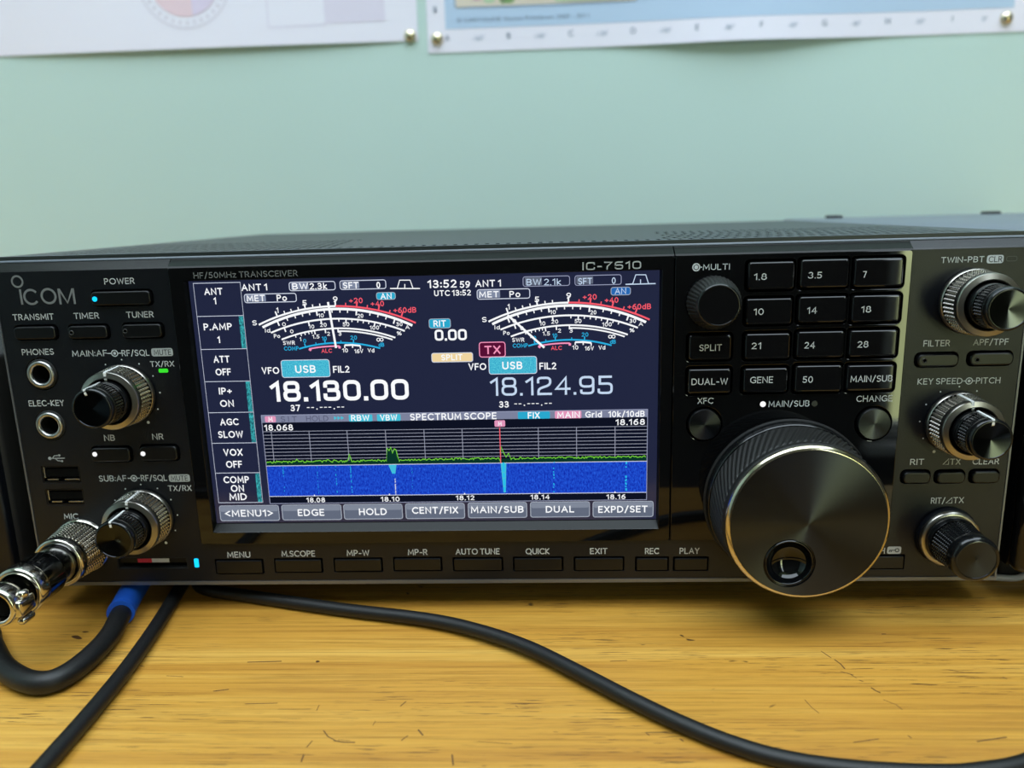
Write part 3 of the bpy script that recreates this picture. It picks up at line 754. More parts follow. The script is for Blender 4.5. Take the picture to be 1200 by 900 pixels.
# scratches and small dark dents in the veneer
SCRATCH = [[(88.7, -52.4), (89.5, -55.9), (90.7, -58.6)], [(102.1, -27.1), (103.9, -31.0)], [(104.6, -31.9), (105.6, -34.3), (105.9, -37.0)], [(106.4, -39.7), (107.6, -41.9)], [(108.0, -42.8), (108.9, -43.7)], [(110.0, -46.6), (110.8, -48.3), (111.7, -49.1)], [(111.1, -52.4), (113.7, -54.7), (114.5, -57.0)], [(-48.6, -66.6), (-46.7, -69.1), (-44.1, -70.8)], [(-44.6, -70.8), (-41.6, -71.5), (-38.5, -71.5)], [(-43.5, -70.5), (-40.1, -70.8)], [(-24.4, -68.6), (-25.9, -70.7)], [(-11.3, -76.1), (-10.5, -80.3)], [(-53.1, -57.9), (-53.1, -55.1)], [(-50.5, -70.9), (-51.3, -73.6)], [(-51.2, -76.3), (-51.0, -79.3)], [(-34.8, -62.4), (-35.1, -64.3)], [(-28.9, -55.8), (-27.6, -53.4)], [(-22.0, -66.1), (-20.2, -68.6)], [(151.0, -41.1), (151.5, -42.4)], [(111.0, -68.0), (111.5, -69.0)], [(125.4, -17.0), (126.8, -17.0)], [(128.5, 1.1), (130.0, 0.5)], [(41.1, -67.2), (41.9, -68.3)], [(49.9, -69.6), (50.7, -70.7)], [(4.8, -55.4), (5.6, -56.1)], [(-75.6, -54.7), (-65.9, -54.3)], [(-83.1, -33.0), (-72.0, -32.5)], [(-4.8, -71.0), (4.5, -71.9)], [(95.5, -70.8), (102.8, -69.4)], [(127.9, -70.3), (136.6, -68.5)], [(136.5, -37.5), (140.9, -38.9)], [(104.1, -38.4), (107.3, -40.2)], [(-87.8, -48.5), (-83.3, -47.6)], [(-106.3, -40.5), (-100.6, -41.0)], [(34.2, -32.7), (39.6, -32.3)], [(58.9, -68.2), (62.1, -69.6)]]
for k, q in enumerate(SCRATCH):
    ribbon(mb, q, 0.2 + 0.12 * (k % 3), 0, 'scratch_brown', False, lambda x, y: Vector((x, y, 0.03)))
mb.build('desktop', desk, (0, 28, -26))
for x in (-800, 750):
    for y in (-110, 320):
        mb = MB(); mb.rbox((x, y, -740), (x + 50, y + 50, -26), 2, 'oak_veneer'); mb.build('leg', desk)
mb = MB(); mb.box((-750, 330, -110), (750, 348, -26), 'oak_veneer'); mb.build('apron', desk)

# ------------------------------------------------------------------ wall posters and pins
WALL_Y = 390.0
def sheet(mb, u0, u1, v0, v1, m, off, lift=0.0, nu=40, nv=20):
    vs = []; fs = []
    for j in range(nv + 1):
        for i in range(nu + 1):
            u = u0 + (u1 - u0) * i / nu; v = v0 + (v1 - v0) * j / nv
            vs.append(P(u, WALL_Y - off(u, v) - lift, v))
    for j in range(nv):
        for i in range(nu):
            a = j * (nu + 1) + i
            fs.append((a, a + 1, a + nu + 2, a + nu + 1))
    mb.add(vs, fs, m, True)
def offL(u, v):
    return 0.7 + 3.2 * max(0.0, 1 - (v - 260) / 90.0) * math.sin(PI * min(max((84 - u) / 330.0, 0), 1)) ** 0.8
def offR(u, v):
    return 0.7 + 7.0 * max(0.0, 1 - (v - 250) / 110.0) ** 1.3 * math.exp(-((u - 342) / 66.0) ** 2)
left_poster = MB()
sheet(left_poster, -330, 90, 260.3, 560, 'paper_white', offL, 0.0)
sheet(left_poster, -330, 90, 260.3, 560, 'paper_white', offL, -0.25)
fl = lambda d: (lambda u, v: P(u, WALL_Y - offL(u, v) - d, v))
def disc(mb, c, r, m, fn, n=40):
    mb.add([fn(c[0] + r * math.cos(2 * PI * k / n), c[1] + r * math.sin(2 * PI * k / n)) for k in range(n)], [list(range(n))], m)
EC = (-90.5, 312.0)
ribbon(left_poster, circle(*EC, 37.0), 0.8, 0, 'emblem_line', True, fl(0.2))
disc(left_poster, EC, 28.6, 'emblem_pink', fl(0.2))
left_poster.add([fl(0.3)(EC[0] + 28.4 * math.cos(a), EC[1] + 28.4 * math.sin(a)) for a in [(-80 + 6.5 * k) * PI / 180 for k in range(26)]], [list(range(26))], 'emblem_lilac')
for k in range(36):
    a = 2 * PI * k / 36
    ribbon(left_poster, [(EC[0] + 31.5 * math.cos(a), EC[1] + 31.5 * math.sin(a)), (EC[0] + 34.5 * math.cos(a), EC[1] + 34.5 * math.sin(a))], 1.4, 0, 'emblem_line', False, fl(0.2))
ribbon(left_poster, [(-26.6, 320), (-26.6, 273.4), (18.3, 273.9), (18.3, 320)], 1.2, 0, 'form_pink', False, fl(0.2))
left_poster.add([fl(0.2)(*q) for q in [(18.4, 274.8), (65, 275.2), (65, 340), (18.4, 340)]], [(0, 1, 2, 3)], 'form_pink')
o = left_poster.build('wall_poster', None, P(-120, WALL_Y, 260.3))
tag(o, 'white paper poster with faint pink round emblem, pinned at upper left of wall', 'poster')
mp = MB()
sheet(mp, 97.5, 556, 250.8, 560, 'paper_white', offR, 0.0, 60, 24)
sheet(mp, 97.5, 556, 250.8, 560, 'paper_white', offR, -0.25, 60, 24)
fr = lambda d: (lambda u, v: P(u, WALL_Y - offR(u, v) - d, v))
def sheet_rect(mb, u0, u1, v0, v1, m, d, nu=40, nv=14): sheet(mb, u0, u1, v0, v1, m, offR, d, nu, nv)
sheet_rect(mp, 111.8, 541.5, 267.8, 545, 'paper_blue', 0.15)
ribbon(mp, rrect(119.6, 260, 282.6, 330, 3), 0.7, 0, 'map_faint', True, fr(0.3))
sheet_rect(mp, 120.4, 259.4, 283.2, 329, 'map_tan', 0.25, 12, 6)
for u0, u1, v0, c in ((133, 141, 287.5, 'map_rose'), (142, 151, 285.5, 'map_green'), (154, 166, 284.8, 'map_moss'), (155, 160, 285.5, 'map_rose'), (196, 258, 284.6, 'map_green'), (176, 190, 286.5, 'map_tan')):
    mp.add([fr(0.4)(*q) for q in rrect(u0, u1, v0, v0 + 20, 3, 3)], [list(range(16))], c)
print_text(mp, '\u00a9 CARTOLINE Vacuus Printdown 2009 - 2011', 171.7, 273.9, 102, 3.0, 'map_ink', 0, 0, fr(0.3))
for k, s in enumerate('ABCDEFGHI'):
    u = 112.8 + 48.0 * k
    print_text(mp, s, u, 261.6, 0, 4.4, 'map_ink', 0, 0, fr(0.3))
    print_text(mp, ('-160\u00b0', '-140\u00b0', '-120\u00b0', '-100\u00b0', '-80\u00b0', '-60\u00b0', '-40\u00b0', '-20\u00b0', '0\u00b0')[k], u + 24, 260.6, 0, 3.4, 'map_faint', 0, 0, fr(0.3))
print_text(mp, 'B', 104.4, 282.3, 0, 4.4, 'map_ink', 0, 0, fr(0.3))
o = mp.build('wall_map', None, P(325, WALL_Y, 250.8))
tag(o, 'white-bordered blue map poster with letters along its curled bottom edge', 'poster')
def pin(u, v, off, label):
    mb = MB(); y = WALL_Y - off
    lathe(mb, u, v, [(4.6, 0.1), (4.8, 0.5), (4.5, 1.6), (3.6, 2.7), (2.2, 3.5), (0.8, 3.85), (0.01, 3.9)], 'pin_metal', 28, True, y)
    lathe(mb, u, v, [(0.55, -1.5), (0.55, 0.3)], 'pin_metal', 10, True, y)
    tag(mb.build('drawing_pin', None, P(u, y, v)), label, 'pin', 'brass drawing pins on the wall')
pin(83.9, 264.0, offL(83.9, 264), 'domed drawing pin at the lower right corner of the white emblem poster')
pin(104.9, 261.2, offR(104.9, 261.2), 'domed drawing pin at the lower left corner of the map poster')
pin(536.5, 260.6, offR(536.5, 260), 'domed drawing pin at the right end of the map poster border')

# ------------------------------------------------------------------ the transceiver
radio = thing('transceiver', 'wide black radio transceiver with lit colour screen and large tuning dial on the desk', 'radio', (0, 130, 0))

# chassis, feet and the slotted top cover
mb = MB()
mb.box(P(1.5, 3.2, 1), P(338.5, 258, 112), 'void_black')
chassis = mb.build('chassis', radio)
mb = MB()
mb.box(P(0, 3.4, 2), P(1.4, 260, 116), 'cover_grey'); mb.box(P(338.6, 3.4, 2), P(340, 260, 116), 'cover_grey'); mb.box(P(1.4, 258.2, 2), P(338.6, 260, 116), 'cover_grey')
slots = []
def slot(u, y): slots.append(rrect(u - 0.75, u + 0.75, y - 3.7, y + 3.7, 0.7, 3))
for k in range(87): slot(15 + 3.6 * k, 9.6)
rows_y = [22, 34, 47, 60, 73, 86]
for j, y in enumerate(rows_y):
    for k in range(28):
        u = 227.5 + 3.6 * k + 1.8 * (j % 2) + 1.6 * min(j, 3)
        if u < 328: slot(u, y)
    for k in range(28):
        u = 13 + 3.6 * k + 1.8 * (j % 2)
        if u < 112 - 1.6 * min(j, 4): slot(u, y)
me = plate_mesh([rrect(0, 340, 3.4, 260, 0.8)] + slots, 2.0, 0.0)
mb.mesh(me, lambda c: P(c.x, c.y, 117 + c.z), 'cover_grey'); bpy.data.meshes.remove(me)
# rolled front lip of the cover
prof = [(6.0, 115.9), (3.05, 115.9), (3.0, 116.25), (3.25, 116.6), (4.6, 117.85), (5.0, 118.03), (6.0, 118.03)]
vs = [P(0, y, v) for y, v in prof] + [P(340, y, v) for y, v in prof]; n = len(prof)
mb.add(vs, [(i, i + 1, n + i + 1, n + i) for i in range(n - 1)], 'case_grey', True)  # paler than the cover: light caught by the lip put into its colour
mb.build('top_cover', radio)
for u, y in ((92, 62), (250, 62), (92, 226), (250, 226)):
    mb = MB()
    lathe_pts = [(9.5, 0.0), (10, 1.0), (9.6, 11.0), (8.8, 12.6)]
    vs = []; fs = []; nn = 28
    for r, h in lathe_pts:
        for k in range(nn): vs.append(Vector((u - 170 + r * math.cos(2 * PI * k / nn), y + 8 + r * math.sin(2 * PI * k / nn), h)))
    for j in range(3):
        for k in range(nn): fs.append((j * nn + k, j * nn + (k + 1) % nn, (j + 1) * nn + (k + 1) % nn, (j + 1) * nn + k))
    mb.add(vs, fs, 'rubber_black', True); mb.add(vs[:nn], [list(range(nn))], 'rubber_black')
    mb.build('foot', radio)

# silver-grey rim round the sides and the bottom of the front
mb = MB()
plate(mb, [[(-0.55, -1.3), (340.55, -1.3), (340.55, 115.6), (339.95, 115.6), (339.95, 0), (0.05, 0), (0.05, 115.6), (-0.55, 115.6)]], -0.25, 4.0, 'rim_grey')
mb.build('edge_rim', radio)

GY = -0.8                                      # front of the glossy plates
HZ = 113.2
SCREEN_Y = 1.5
def grow(r, g): return (r[0] - g, r[1] + g, r[2] - g, r[3] + g)
# ---- matte front panel: two ends and the strip below, with openings for its buttons
holes = []
small = [k for k in BTN]
for k in small:
    holes.append(rrect(*grow(BTN[k], 0.55), 1.9 if k in ('filt', 'apf', 'rit', 'dtx', 'clear') else (1.6 if k in ('power', 'transmit', 'timer', 'tuner', 'nb', 'nr') else 0.4), 4))
for k in ('usb1', 'usb2', 'sd'): holes.append(rrect(*MISC[k], 0.5, 2))
for cu, cv, r in ((11.5, 78.0, 5.7), (11.6, 59.75, 5.6)): holes.append(circle(cu, cv, r, 40))
mb = MB()
outer = [(0.1, 0.1), (339.9, 0.1), (339.9, HZ), (302.7, HZ), (302.7, 14.6), (60.4, 14.6), (60.4, HZ), (0.1, HZ)]
plate(mb, [outer] + holes, 0.0, 3.0, 'matte_black', 0.12)
def top_band(mb, u0, u1, yf, m):
    a = [(yf, HZ - 0.1), (yf + 0.5, HZ + 0.45), (2.9, 115.7), (3.2, 116.0), (3.2, HZ)]
    vs = [P(u0, y, v) for y, v in a] + [P(u1, y, v) for y, v in a]; k = len(a)
    mb.add(vs, [(i, i + 1, k + i + 1, k + i) for i in range(k - 1)] + [tuple(range(k))[::-1], tuple(range(k, 2 * k))], m)
top_band(mb, 0.1, 60.2, 0.0, 'bevel_black')
top_band(mb, 302.9, 339.9, 0.0, 'matte_black')
Yi = -0.04
for g, s, uc, vc, wd, cap, c, bo in TEXT:
    if g == 'panel': text(mb, s, uc, vc, wd, cap, INK[c], Yi - (0.04 if c == 'k' else 0), bo)
for k, c in (('mute1', 'light_ink'), ('mute2', 'light_ink'), ('clr', 'white_ink'), ('keybox', 'light_ink')):
    rect(mb, MISC[k], Yi, c, 0.7)
frame(mb, MISC['lock'], Yi, 'faint_ink', 0.22, 0.5)
r = MISC['keybox']; kc = ((r[0] + r[1]) / 2, (r[2] + r[3]) / 2)
ribbon(mb, circle(kc[0] + 1.0, kc[1], 0.62, 14), 0.34, Yi - 0.04, 'dark_ink', True)
ribbon(mb, [(kc[0] + 0.4, kc[1]), (kc[0] - 1.7, kc[1])], 0.34, Yi - 0.04, 'dark_ink')
for du in (-1.6, -1.0): ribbon(mb, [(kc[0] + du, kc[1]), (kc[0] + du, kc[1] - 0.7)], 0.34, Yi - 0.04, 'dark_ink')
for (cu, cv), (ua, ub) in zip(MISC['sym'], MISC['symx']):     # the concentric-knob symbol between two words
    ribbon(mb, circle(cu, cv, 1.05, 24), 0.32, Yi, 'white_ink', True)
    poly(mb, circle(cu, cv, 0.5, 16), Yi, 'white_ink')
    ribbon(mb, [(ua, cv), (cu - 1.2, cv)], 0.3, Yi, 'white_ink'); ribbon(mb, [(cu + 1.2, cv), (ub, cv)], 0.3, Yi, 'white_ink')
for k in ('tri1', 'tri2'):
    r = MISC[k]; ribbon(mb, [(r[0] + 0.2, r[2] + 0.1), (r[1] - 0.1, r[2] + 0.1), (r[1] - 0.1, r[3])], 0.32, Yi, 'white_ink', True)
for k in ('dmain', 'dsub', 'dkey'):
    big = MISC[k][5] if k == 'zz' else None
    for i, (cu, cv) in enumerate(MISC[k]):
        poly(mb, circle(cu, cv, 0.52 if i == len(MISC[k]) - 1 else 0.27, 12), Yi, 'white_ink')
cu, cv = MISC['logo_c']                       # round-dotted maker's mark in thin grey lines
ribbon(mb, circle(cu, cv, MISC['logo_r'] - 0.3, 40), 0.62, Yi, 'grey_ink', True)
a, b = MISC['I']; ribbon(mb, [(a[0] + 0.3, a[1]), (a[0] + 0.3, b[1])], 0.75, Yi, 'grey_ink')
r = MISC['C']; cc = ((r[0] + r[1]) / 2 + 0.2, (r[2] + r[3]) / 2); R_ = (r[3] - r[2]) / 2 - 0.35
ribbon(mb, [(cc[0] + R_ * math.cos(t), cc[1] + R_ * math.sin(t)) for t in [math.radians(38 + 284 * k / 30) for k in range(31)]], 0.75, Yi, 'grey_ink')
r = MISC['O']; ribbon(mb, circle((r[0] + r[1]) / 2, (r[2] + r[3]) / 2, (r[3] - r[2]) / 2 - 0.35, 40), 0.75, Yi, 'grey_ink', True)
r = MISC['M']; mu = (r[0] + r[1]) / 2
ribbon(mb, [(r[0] + 0.4, r[2]), (r[0] + 0.4, r[3])], 0.75, Yi, 'grey_ink'); ribbon(mb, [(r[1] - 0.4, r[2]), (r[1] - 0.4, r[3])], 0.75, Yi, 'grey_ink')
ribbon(mb, [(r[0] + 0.5, r[3] - 0.1), (mu, r[2] + 0.5), (r[1] - 0.5, r[3] - 0.1)], 0.75, Yi - 0.01, 'grey_ink')
r = MISC['usbsym']; vm = (r[2] + r[3]) / 2    # three-pronged bus symbol
poly(mb, circle(r[0] + 0.6, vm, 0.6, 16), Yi, 'light_ink'); ribbon(mb, [(r[0] + 0.6, vm), (r[1], vm)], 0.3, Yi, 'light_ink')
ribbon(mb, [(r[0] + 1.6, vm), (r[0] + 2.3, vm + 0.9), (r[0] + 4.2, vm + 1.05)], 0.28, Yi, 'light_ink'); poly(mb, circle(r[0] + 4.2, vm + 1.05, 0.4, 12), Yi, 'light_ink')
ribbon(mb, [(r[0] + 2.6, vm), (r[0] + 3.3, vm - 0.9), (r[0] + 4.9, vm - 1.05)], 0.28, Yi, 'light_ink'); poly(mb, circle(r[0] + 4.9, vm - 1.05, 0.4, 12), Yi, 'light_ink')
# raised pads round the button pairs
mb.build('front_panel', radio)

# ---- glossy screen surround
RB = (65.4, 223.5, 19.3, 108.75)              # mouth of the screen recess
RI = (66.1, 223.0, 21.9, 108.5)               # the visible display
mb = MB()
plate(mb, [rrect(60.55, 227.3, 14.75, HZ, 0.9, 3), [(RB[0], RB[2]), (RB[1], RB[2]), (RB[1], RB[3]), (RB[0], RB[3])]], GY, 3.6, 'gloss_black', 0.18, 2)
o4 = [P(RB[0], GY + 0.1, RB[2]), P(RB[1], GY + 0.1, RB[2]), P(RB[1], GY + 0.1, RB[3]), P(RB[0], GY + 0.1, RB[3])]
i4 = [P(RI[0], SCREEN_Y + 0.5, RI[2]), P(RI[1], SCREEN_Y + 0.5, RI[2]), P(RI[1], SCREEN_Y, RI[3]), P(RI[0], SCREEN_Y, RI[3])]
mb.add(o4 + i4, [(k, (k + 1) % 4, 4 + (k + 1) % 4, 4 + k) for k in range(4)], 'bevel_black')
top_band(mb, 60.5, 227.3, GY, 'bevel_black')
for g, s, uc, vc, wd, cap, c, bo in TEXT:
    if g == 'bezel': text(mb, s, uc, vc, wd, cap, INK[c], GY - 0.04, 0.9 if bo else 0, style='square' if bo else None)
mb.build('screen_surround', radio)

# ---- glossy keypad plate
KR = [(k, r) for k, r, t in KEYS]
mb = MB()
XFC = (238.3, 56.8); CHG = (294.2, 56.2)
plate(mb, [rrect(227.7, 302.6, 14.75, HZ, 0.9, 3)] + [rrect(*grow(r, 0.75), 1.5, 4) for k, r in KR] + [circle(*XFC, 6.0), circle(*CHG, 6.0)], GY, 3.6, 'gloss_black', 0.28, 2)
top_band(mb, 227.7, 302.7, GY, 'bevel_black')
for g, s, uc, vc, wd, cap, c, bo in TEXT:
    if g == 'keypad': text(mb, s, uc, vc, wd, cap, INK[c], GY - 0.04, 0)
cu, cv = MISC['multi']
ribbon(mb, circle(cu, cv, 1.1, 24), 0.42, GY - 0.04, 'white_ink', True); poly(mb, circle(cu, cv, 0.65, 16), GY - 0.04, 'white_ink')
ribbon(mb, [(cu + 1.2, cv), (MISC['multiend'][0], cv)], 0.34, GY - 0.04, 'white_ink')
mb.build('keypad_plate', radio)
for k, nm in (('dot1', 'led_white'), ('dot2', 'led_off')):
    mb = MB(); lathe(mb, *MISC[k], [(0.98, -0.5), (0.98, 0.06)], nm, 20, True, GY, True); mb.build('indicator_light', radio)
for k, r, tx in KEYS:
    mb = MB()
    plate(mb, [rrect(*r, 1.0, 4)], -2.0, 4.5, 'key_black', 0.75, 3)
    text(mb, k, tx[0], tx[1], tx[2], tx[3], 'white_ink', -2.04, 0)
    mb.build('keypad_key', radio)
for c in (XFC, CHG):
    mb = MB()
    lathe(mb, *c, [(5.35, -2.5), (5.35, 0.9), (5.15, 1.15)], 'button_black', 48, True, GY)
    lathe(mb, *c, [(5.15, 1.15), (0.02, 1.15)], 'spun_black', 64, False, GY)
    mb.build('round_button', radio)

# ---- matte push buttons
for k in small:
    r = BTN[k]
    mb = MB()
    if k in ('filt', 'apf', 'rit', 'dtx', 'clear'): plate(mb, [rrect(*r, 1.7, 5)], -1.5, 4.0, 'button_black', 0.5, 3)
    elif k in ('power', 'transmit', 'timer', 'tuner', 'nb', 'nr'): plate(mb, [rrect(*r, 1.3, 5)], -1.3, 4.0, 'button_black', 0.5, 3)
    else: plate(mb, [rrect(*r, 0.3, 2)], -0.5, 3.2, 'button_black', 0.25, 1)
    b = mb.build('push_button', radio)
    if k in ('filt', 'apf', 'timer', 'tuner'):
        mb = MB(); c = MISC['dl'][('timer', 'tuner', 'filt', 'apf').index(k)]
        lathe(mb, *c, [(0.85, -0.3), (0.85, 0.08), (0.5, 0.1), (0.5, 0.0), (0.01, 0.0)], 'led_off', 20, True, -1.5 if k in ('filt', 'apf') else -1.3); mb.build('indicator_light', b)
    if k in ('power', 'nb', 'nr'):
        c = MISC['plug'][('power', 'nb', 'nr').index(k)]
        mb = MB(); lathe(mb, *c, [(0.85, -0.4), (0.85, 0.1), (0.6, 0.3), (0.01, 0.38)], 'led_blue' if k == 'power' else 'led_white', 20, True, -1.3); mb.build('indicator_light', b)
mb = MB(); plate(mb, [rrect(*MISC['txled'], 0.4, 3)], -0.15, 1.0, 'led_green', 0.05); mb.build('indicator_light', radio)
mb = MB(); plate(mb, [rrect(*MISC['led'], 0.4, 3)], -0.15, 1.0, 'led_blue', 0.05); mb.build('indicator_light', radio)

# ---- sockets
for nm, c in (('headphone_jack', (11.5, 78.0)), ('key_jack', (11.6, 59.75))):
    mb = MB()
    lathe(mb, *c, [(5.35, -1.0), (5.35, 0.15), (5.0, 0.4), (4.85, 0.4)], 'rubber_black', 48)
    lathe(mb, *c, [(4.75, -1), (4.75, 0.7), (4.3, 1.1), (3.6, 1.1), (3.15, 0.5), (3.1, -5), (0.01, -5)], 'jack_metal', 48)
    j = mb.build(nm, radio)
    mb = MB(); lathe(mb, *c, [(3.05, 0.2), (2.95, 0.25), (2.9, -4.9), (0.01, -4.9)], 'void_black', 40); mb.build('socket_bore', j)
for k in ('usb1', 'usb2'):
    r = MISC[k]
    mb = MB()
    plate(mb, [rrect(*grow(r, -0.15), 0.5, 2), rrect(*grow(r, -0.5), 0.3, 2)], 0.1, 3.0, 'button_black')
    s = mb.build('usb_port', radio)
    mb = MB(); mb.box(P(r[0] + 1.3, 0.5, r[2] + 2.2), P(r[1] - 0.6, 3.0, r[3] - 1.2), 'void_black'); mb.build('contact_tongue', s)
    mb = MB()
    mb.box(P(r[0] + 1.7, 0.2, r[2] + 1.05), P(r[0] + 5.6, 1.6, r[2] + 1.45), 'jack_metal'); mb.box(P(r[0] + 8.0, 0.2, r[2] + 1.05), P(r[1] - 0.5, 1.6, r[2] + 1.45), 'jack_metal')
    mb.box(P(r[0] + 0.75, 0.2, r[2] + 1.9), P(r[0] + 1.15, 1.6, r[3] - 0.6), 'jack_metal')
    mb.build('metal_shell', s)

# ---- knobs
def pointer(mb, u, v, deg, r, h0, h1, y0=0.0, front=2.2, r1=None, wd=0.85):
    """white index line along the side of a knob and over its front edge"""
    t = math.radians(deg); c, s = math.cos(t), math.sin(t)
    def q(x, rad, h): return P(u + rad * s + x * c, y0 - h, v + rad * c - x * s)
    r1 = r if r1 is None else r1
    pts = [(r + 0.12, h0), (r1 + 0.12, h1), (r1 - 0.25, h1 + 0.12), (r1 - front, h1 + 0.12)]
    vs = [q(-wd / 2, *p) for p in pts] + [q(wd / 2, *p) for p in pts] + [q(-wd / 2, p[0] - 0.5, p[1] - 0.3) for p in pts] + [q(wd / 2, p[0] - 0.5, p[1] - 0.3) for p in pts]
    n = 4; fs = []
    for i in range(3): fs += [(i, i + 1, n + i + 1, n + i), (i, 2 * n + i, 2 * n + i + 1, i + 1), (n + i, n + i + 1, 3 * n + i + 1, 3 * n + i)]
    fs += [(0, n, 3 * n, 2 * n), (3, 3 + 2 * n, 3 + 3 * n, 3 + n)]
    mb.add(vs, fs, 'pointer_white')

def dual_knob(name, u, v, ring_ptr=None, cap_ptr=None):
    mb = MB()
    lathe(mb, u, v, [(9.2, -2.0), (9.2, 0.6), (10.55, 0.7), (10.7, 1.2), (10.6, 2.2), (10.3, 2.5)], 'knob_silver', 72)
    knurl(mb, u, v, 10.4, 2.5, 10.1, 8.6, 'knob_silver', 46, 5, 0.6)
    lathe(mb, u, v, [(9.85, 8.6), (9.85, 8.9)], 'void_black', 72)
    lathe(mb, u, v, [(9.85, 8.9), (10.0, 9.05), (9.9, 10.6), (9.7, 10.9)], 'knob_silver', 96)
    lathe(mb, u, v, [(9.7, 10.9), (8.1, 11.35)], 'knob_silver', 96)
    lathe(mb, u, v, [(8.1, 11.35), (7.8, 11.2), (7.7, 10.6)], 'knob_silver', 96)
    lathe(mb, u, v, [(7.7, 10.6), (7.6, 9.5), (5.5, 9.5)], 'void_black', 48)
    ring = mb.build(name, radio)
    if ring_ptr is not None:
        mb = MB(); pointer(mb, u, v, ring_ptr, 10.25, 2.0, 11.1, 0, 2.3, 9.9); mb.build('index_line', ring)
    mb = MB()
    lathe(mb, u, v, [(5.6, 9.5), (6.85, 10.0), (6.95, 11.2), (6.9, 13.4), (6.75, 13.6)], 'knob_black', 64)
    knurl(mb, u, v, 6.75, 13.6, 6.55, 18.2, 'knob_black', 40, 5, 0.4)
    lathe(mb, u, v, [(6.55, 18.2), (6.7, 18.4), (6.65, 20.2), (6.45, 20.8), (6.1, 21.1), (5.8, 21.1)], 'knob_black', 64)
    cap = mb.build('inner_knob', ring)
    mb = MB(); lathe(mb, u, v, [(5.8, 21.1), (5.7, 20.95), (0.02, 20.5)], 'knob_face', 64, False); mb.build('knob_cap', cap)
    if cap_ptr is not None:
        mb = MB(); pointer(mb, u, v, cap_ptr, 6.95, 12.0, 20.95, 0, 1.7, 6.6, 0.75); mb.build('index_line', cap)
dual_knob('volume_knob', 40.3, 70.5, 0.0, -14.0)
dual_knob('volume_knob', 41.0, 25.4, 2.0, -3.0)
dual_knob('filter_knob', 322.4, 96.3)
dual_knob('pitch_knob', 321.7, 56.0, -8.5, -1.0)

u, v = 321.9, 15.6                              # slender clarifier knob
mb = MB()
lathe(mb, u, v, [(9.0, -1), (9.0, 0.4), (10.2, 0.5), (10.4, 1.0), (10.0, 2.6)], 'matte_black', 64)
lathe(mb, u, v, [(10.0, 2.6), (9.95, 3.4), (9.6, 4.0), (8.6, 4.2), (8.4, 4.1)], 'knob_silver', 64)
lathe(mb, u, v, [(8.4, 4.1), (8.35, 6.4), (8.15, 6.8)], 'knob_black', 64)
knurl(mb, u, v, 8.15, 6.8, 7.55, 15.6, 'knob_black', 40, 9, 0.4)
lathe(mb, u, v, [(7.5, 15.6), (7.75, 16.0), (7.7, 18.6), (7.4, 19.5), (6.6, 20.0), (6.2, 20.0)], 'knob_black', 64)
k = mb.build('clarifier_knob', radio)
mb = MB(); lathe(mb, u, v, [(6.2, 20.0), (6.1, 19.8), (0.02, 19.5)], 'knob_face', 64, False); mb.build('knob_cap', k)

u, v = 240.0, 97.9                              # small multi knob with a fluted skirt
mb = MB()
n = 160; prof = [(7.6, -1.0), (8.5, 0.3), (8.75, 1.0), (8.5, 3.2), (7.4, 7.4), (6.9, 8.8)]
vs = []; fs = []
for j, (r, h) in enumerate(prof):
    for q in range(n):
        a = 2 * PI * q / n; d = 0.16 if (q % 4 < 2 and 2 <= j <= 4) else 0.0
        vs.append(P(u + (r - d) * math.cos(a), -h + GY, v + (r - d) * math.sin(a)))
for j in range(len(prof) - 1):
    for q in range(n): fs.append((j * n + q, j * n + (q + 1) % n, (j + 1) * n + (q + 1) % n, (j + 1) * n + q))
mb.add(vs, fs, 'dial_rubber')
lathe(mb, u, v, [(6.9, 8.8), (6.7, 9.3), (6.35, 9.55), (6.15, 9.55)], 'knob_black', 64, True, GY)
k = mb.build('multi_knob', radio)
mb = MB(); lathe(mb, u, v, [(6.15, 9.55), (6.05, 9.4), (0.02, 9.4)], 'key_black', 64, False, GY); mb.build('knob_cap', k)

# ---- the big tuning dial
u, v = 267.0, 30.0
mb = MB()
lathe(mb, u, v, [(26.0, -0.5), (28.3, 0.2), (28.3, 0.7), (27.7, 0.9)], 'rubber_black', 96, True, GY)
lathe(mb, u, v, [(27.75, 0.9), (27.6, 4.4), (27.2, 4.7)], 'knob_black', 128, True, GY)
for k in range(50):                             # tick marks round the smooth band
    a = 2 * PI * k / 50
    q = [P(u + r_ * math.sin(a + d_), GY - h_, v + r_ * math.cos(a + d_)) for r_, h_, d_ in ((27.78, 1.6, -.0035), (27.78, 1.6, .0035), (27.66, 4.2, .0035), (27.66, 4.2, -.0035))]
    mb.add(q, [(0, 1, 2, 3)], 'void_black')
n = 72 * 4; lv = 15; vs = []; fs = []           # rubber grip with slanting ribs
for j in range(lv + 1):
    h = 4.7 + (18.6 - 4.7) * j / lv
    R0 = 27.3 - 1.1 * j / lv
    for q in range(n):
        a = 2 * PI * (q + 0.9 * j) / n
        d = 0.0 if (q % 4 < 2) else 0.38
        if j in (0, lv): d = 0.38
        vs.append(P(u + (R0 - d) * math.cos(a), GY - h, v + (R0 - d) * math.sin(a)))
for j in range(lv):
    for q in range(n): fs.append((j * n + q, j * n + (q + 1) % n, (j + 1) * n + (q + 1) % n, (j + 1) * n + q))
mb.add(vs, fs, 'dial_rubber')
lathe(mb, u, v, [(25.8, 18.6), (26.0, 18.8), (25.9, 21.0), (25.6, 21.2)], 'dial_rubber', 120, True, GY)
dial = mb.build('tuning_dial', radio)
mb = MB(); lathe(mb, u, v, [(25.75, 21.0), (25.75, 21.5), (25.45, 22.1), (24.6, 22.75), (24.35, 22.75)], 'dial_trim', 160, True, GY); mb.build('trim_ring', dial)
DC = (261.7, 16.8)
mb = MB()
